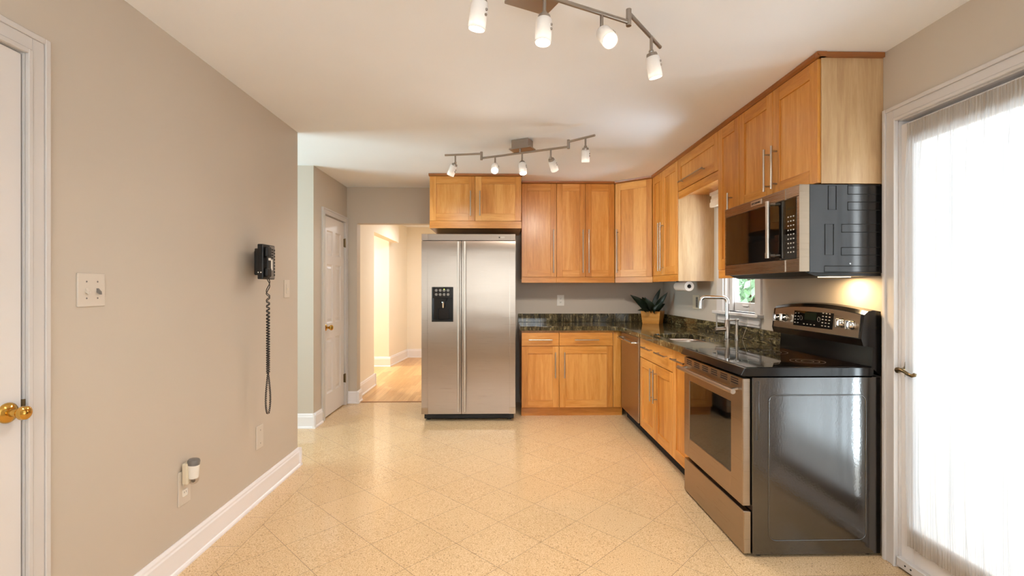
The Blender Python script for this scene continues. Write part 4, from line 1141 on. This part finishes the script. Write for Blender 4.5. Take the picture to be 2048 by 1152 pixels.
b = MB(); b.lathe([(0.017, 0), (0.020, 0.003), (0.0235, 0.045), (0.025, 0.07)], (nx, 2.26, 0.408), (0, 0, 1), 24); b.build('shade_cup', 'white', t)
b = MB(); b.lathe([(0.0253, 0), (0.026, 0.018), (0.022, 0.024), (0.0, 0.027)], (nx, 2.26, 0.473), (0.12, 0, 1), 24); b.build('top_cap', 'grey', t)
b = MB(); b.lathe([(0.0, 0), (0.014, 0.003), (0.021, 0.012), (0.0235, 0.026)], (nx, 2.26, 0.382), (0, 0, 1), 24, caps=False); b.build('sensor_dome', 'amber', t)
b = MB(); b.box(nx - 0.006, nx + 0.006, 2.253, 2.267, 0.390, 0.407, 0.002, 1); b.build('sensor', 'grey', t)
t = thing('wall_outlet', 'white outlet on the back wall under the two-door wall cabinet', 'outlet', (0.672, YB, 1.158))
b = MB(); b.box(0.632, 0.713, YB - 0.006, YB, 1.098, 1.22, 0.002, 2); b.build('cover_plate', 'white', t)
for z in (1.138, 1.18):
    b = MB(); b.box(0.656, 0.690, YB - 0.0078, YB - 0.005, z - 0.016, z + 0.016, 0.004, 2); b.build('receptacle', 'white', t)
d = MB()
for z in (1.142, 1.184):
    for o in (-0.0065, 0.0065): d.box(0.673 + o - 0.0012, 0.673 + o + 0.0012, YB - 0.0085, YB - 0.0076, z - 0.004, z + 0.004)
    d.cyl((0.673, YB - 0.0076, z - 0.009), (0.673, YB - 0.0085, z - 0.009), 0.0024, n=8)
d.build('slot', 'dark', t)
t = thing('wall_outlet', 'beige double outlet plate on the right wall behind the faucet', 'outlet', (XR, 4.47, 1.165))
b = MB(); b.box(XR - 0.006, XR, 4.403, 4.545, 1.098, 1.232, 0.002, 2); b.build('cover_plate', 'ivory', t)
b = MB(); b.box(XR - 0.009, XR - 0.005, 4.42, 4.465, 1.115, 1.215, 0.002, 1); b.build('receptacle', 'grey', t)
d = MB()
for z in (1.135, 1.155, 1.18, 1.20):
    for o in (-0.0065, 0.0065): d.box(XR - 0.0098, XR - 0.0088, 4.4425 + o - 0.0014, 4.4425 + o + 0.0014, z - 0.004, z + 0.004)
d.build('slot', 'dark', t)
t = thing('wall_outlet', 'small white outlet low on the far hallway wall', 'outlet', (-2.27, 8.92, 0.30))
b = MB(); b.box(-2.31, -2.23, 8.914, 8.92, 0.30, 0.42, 0.002, 1); b.build('cover_plate', 'ivory', t)

# ------------------------------------------------------------------ wall phone
px = XL
t = thing('wall_phone', 'black wall phone with its long coiled cord hanging down the left wall', 'telephone', (px, 2.83, 1.35))
b = MB(); b.box(px + 0.060, px + 0.090, 2.782, 2.87, 1.375, 1.53, 0.004, 2); b.box(px, px + 0.062, 2.896, 2.935, 1.38, 1.525, 0.003, 1); b.box(px + 0.060, px + 0.089, 2.86, 2.935, 1.38, 1.525, 0.003, 1); b.build('wall_bracket', 'black', t)
b = MB(); b.box(px + 0.088, px + 0.121, 2.758, 2.902, 1.351, 1.554, 0.005, 2); ph = b.build('phone_body', 'black', t)
fx = px + 0.121
b = MB(); b.box(fx - 0.001, fx + 0.0015, 2.835, 2.897, 1.356, 1.549, 0.001, 1); b.build('face_panel', 'grey', ph)
# handset, vertical
b = MB(); yh = 2.793
b.box(fx, fx + 0.022, yh - 0.025, yh + 0.027, 1.478, 1.540, 0.009, 3); b.box(fx, fx + 0.022, yh - 0.025, yh + 0.027, 1.364, 1.418, 0.009, 3); b.box(fx + 0.006, fx + 0.021, yh - 0.018, yh + 0.020, 1.40, 1.49, 0.006, 3)
b.build('handset', 'black', t)
b = MB(); b.box(fx + 0.0208, fx + 0.022, yh - 0.014, yh + 0.014, 1.460, 1.474); b.build('handset_label', 'white', t)
b = MB(); b.box(fx + 0.0005, fx + 0.003, 2.848, 2.868, 1.405, 1.468, 0.001, 1); b.build('number_card', 'white', ph)
for j in range(9):
    b = MB(); b.box(fx + 0.001, fx + 0.004, 2.885, 2.896, 1.372 + j * 0.0185, 1.383 + j * 0.0185, 0.001, 1); b.build('memory_key', 'black', ph)
for i in range(3):
    for j in range(4):
        b = MB(); b.box(fx, fx + 0.004, 2.842 + i * 0.012, 2.850 + i * 0.012, 1.475 + j * 0.016, 1.484 + j * 0.016, 0.001, 1); b.build('dial_key', 'black', ph)
for (y, z) in ((2.7575, 1.388), (2.7575, 1.393)):
    b = MB(); b.lathe([(0.004, 0), (0.003, 0.002), (0, 0.002)], (px + 0.094 + (z - 1.388) * 3, y, 1.39), (0, -1, 0), 10); b.build('volume_knob', 'white', ph)
def cord():
    """two strands hanging side by side, coiled in opposite hands so they cross in diamonds, joined in a loop below"""
    x0 = px + 0.105; ztop, zbot = 1.352, 0.556; Lz = ztop - zbot
    def strand(side):
        pts = []; ph = 0.0; n = 1500
        for i in range(n + 1):
            s = i / n; z = ztop - Lz * s
            pitch = 0.11 if s < 0.10 else 0.05 if s < 0.16 else 0.034 - 0.017 * min(1, (s - 0.16) / 0.16) if s < 0.32 else 0.017 - 0.004 * min(1, (s - 0.32) / 0.3) if s < 0.72 else 0.0105
            amp = 0.012 if s < 0.10 else 0.0125 if s < 0.16 else 0.0115 if s < 0.70 else 0.0055
            ph += 2 * math.pi / pitch * (Lz / n)
            k = max(0.0, (s - 0.70) / 0.30)
            sep = 0.0 if k == 0 else 0.026 * math.sin(math.pi * min(1.0, k * 0.98) ** 1.6) ** 0.6 if k < 0.999 else 0.0
            pts.append(Vector((x0 + 0.7 * amp * math.sin(ph), 2.85 + side * (sep + amp * math.cos(ph)), z)))
        return pts
    A = strand(-1); B = strand(1)
    return A + list(reversed(B))
b = MB(); b.tube(cord(), 0.0024, 6); b.build('coiled_cord', 'black', t)

# ------------------------------------------------------------------ track lights
def head(fix, top, zbar, axis, lit, shade_len=0.088):
    """lamp head hanging from the bar at top=(x,y); axis = pointing direction"""
    x, y = top; a = Vector(axis).normalized()
    zj = zbar - 0.065
    j = Vector((x, y, zj))
    b = MB(); b.cyl((x, y, zbar), (x, y, zj + 0.006), 0.0065, n=12); b.sphere(j, 0.011, n=12)
    b.lathe([(0.010, 0), (0.021, 0.004), (0.023, 0.010), (0.023, 0.024)], j + a * 0.004, a, 20); hd = b.build('lamp_head', 'nickel', fix)
    o = j + a * 0.020
    b = MB(); b.lathe([(0.020, 0), (0.027, 0.003), (0.029, 0.012), (0.029, shade_len), (0.0265, shade_len), (0.0265, 0.014), (0.018, 0.006)], o, a, 28, caps=False); b.build('glass_shade', 'frost', hd)
    b = MB(); b.lathe([(0.014, shade_len - 0.022), (0.0245, shade_len - 0.014), (0.0245, shade_len - 0.006), (0, shade_len - 0.003)], o, a, 24); b.build('bulb', 'bulb' if lit else 'white', hd)
    b = MB(); s = a.orthogonal().normalized(); s = (Vector((0.8, -0.5, 0)) - a * a.dot(Vector((0.8, -0.5, 0)))).normalized()
    for k in (0.028, 0.044):
        b = MB(); b.lathe([(0.0045, 0), (0.0045, 0.003), (0.003, 0.005), (0, 0.005)], o + a * k + s * 0.0288, s, 12); b.build('screw', 'nickel', hd)
    if lit:
        d = bpy.data.lights.new('halogen_lamp', 'SPOT'); d.energy = SPOT_W * lit; d.color = WARM; d.spot_size = math.radians(146); d.spot_blend = 0.8; d.shadow_soft_size = 0.022
        lo = bpy.data.objects.new('halogen_lamp', d); COL.objects.link(lo)
        lo.location = o + a * (shade_len + 0.004); lo.rotation_euler = a.to_track_quat('-Z', 'Y').to_euler()
        lo.parent = hd; lo.matrix_parent_inverse = root_matrix(hd).inverted()

def track(label, c, mid0, mid1, endL, endR, heads):
    zb, za = 2.33, 2.366
    fix = thing('track_light', label, 'light fixture', (c[0], c[1], 2.33), group='ceiling track lights')
    d = (Vector(mid1) - Vector(mid0)).normalized(); ang = math.atan2(d.y, d.x)
    mm = Matrix.Translation((c[0], c[1], 0)) @ rz(ang)
    b = MB(); b.box(-0.07, 0.07, -0.05, 0.05, 2.372, H - 0.0005, 0.004, 2, mm); b.box(-0.09, 0.09, -0.055, 0.055, 2.362, 2.374, 0.003, 2, mm); b.build('canopy', 'nickel', fix)
    m0 = Vector((*mid0, zb)); m1 = Vector((*mid1, zb)); l0 = Vector((*mid0, za)); r0 = Vector((*mid1, za))
    cc = Vector((c[0], c[1], 0)); base = Vector((*mid0, 0)); foot = base + d.to_3d() * (cc - base).dot(d.to_3d())
    b = MB(); b.cyl(m0, m1, 0.008, n=14); b.cyl((foot.x, foot.y, zb), (foot.x, foot.y, 2.365), 0.008, n=12); b.build('center_bar', 'nickel', fix)
    b = MB(); b.cyl(l0, (*endL, za), 0.008, n=14); b.build('swing_arm', 'nickel', fix)
    b = MB(); b.cyl(r0, (*endR, za), 0.008, n=14); b.build('swing_arm', 'nickel', fix)
    for p in (mid0, mid1):
        b = MB(); b.cyl((*p, zb - 0.014), (*p, za + 0.014), 0.0105, n=16); b.build('swivel_joint', 'nickel', fix)
    for (xy, arm, ax, lit) in heads: head(fix, xy, za if arm else zb, ax, lit)
track('near track light overhead at the top of the view, with five white glass heads', (0.115, 1.765), (-0.158, 1.524), (0.493, 1.831), (-0.46, 1.50), (0.702, 2.088), [
    ((-0.335, 1.51), 1, (0.10, -0.65, -0.62), 1), ((-0.068, 1.567), 0, (-0.14, 0.12, -1), 1), ((0.151, 1.670), 0, (-0.06, -0.1, -1), 1), ((0.376, 1.776), 0, (0.12, -0.62, -0.62), 1), ((0.634, 1.998), 1, (0.22, 0.12, -1), 1)])
track('far track light on the ceiling in front of the refrigerator, with five white glass heads', (0.16, 3.66), (-0.159, 3.775), (0.488, 3.454), (-0.454, 3.825), (0.652, 3.301), [
    ((-0.37, 3.813), 1, (-0.42, 0.32, -0.9), 1.5), ((-0.05, 3.72), 0, (-0.02, -0.75, -0.6), 1), ((0.157, 3.618), 0, (0.06, -0.35, -0.9), 1), ((0.365, 3.515), 0, (0.36, 0.62, -0.72), 1.5), ((0.595, 3.353), 1, (0.05, 0.28, -1), 1.8)])

# hallway ceiling lamp, out of view, added to brighten the hall
t = thing('added_ceiling_lamp', 'unseen frosted ceiling lamp added to brighten the hallway beyond the opening', 'light fixture', (-0.9, 7.2, 2.38))
b = MB(); b.lathe([(0.16, 0), (0.16, 0.02), (0.15, 0.03)], (-0.9, 7.2, H - 0.0305), n=32); b.build('lamp_base', 'brass', t)
b = MB(); b.lathe([(0.0, 0), (0.07, 0.008), (0.13, 0.035), (0.155, 0.07)], (-0.9, 7.2, H - 0.10), n=32, caps=False); b.build('lamp_shade', 'frost', t)
def hall_fill_light(loc, w, col, size):
    d = bpy.data.lights.new('hall_fill', 'AREA'); d.shape = 'DISK'; d.size = size; d.energy = w; d.color = col
    o = bpy.data.objects.new('hall_fill', d); COL.objects.link(o); o.location = loc; o.parent = t; o.matrix_parent_inverse = Matrix.Translation(-Vector(t.location))
hall_fill_light((-0.9, 7.2, 2.32), HALL_W, (0.97, 0.99, 1.0), 0.3)
t = thing('added_ceiling_lamp', 'unseen frosted ceiling lamp added to brighten the room beside the hallway', 'light fixture', (-3.0, 7.6, 2.38))  # second out-of-view lamp, added so the room past the opening looks bright
b = MB(); b.lathe([(0.16, 0), (0.16, 0.02), (0.15, 0.03)], (-3.0, 7.6, H - 0.0305), n=32); b.build('lamp_base', 'brass', t)
b = MB(); b.lathe([(0.0, 0), (0.07, 0.008), (0.13, 0.035), (0.155, 0.07)], (-3.0, 7.6, H - 0.10), n=32, caps=False); b.build('lamp_shade', 'frost', t)
hall_fill_light((-3.0, 7.6, 2.32), HALL_W * 2.6, (1.0, 0.96, 0.9), 0.3)
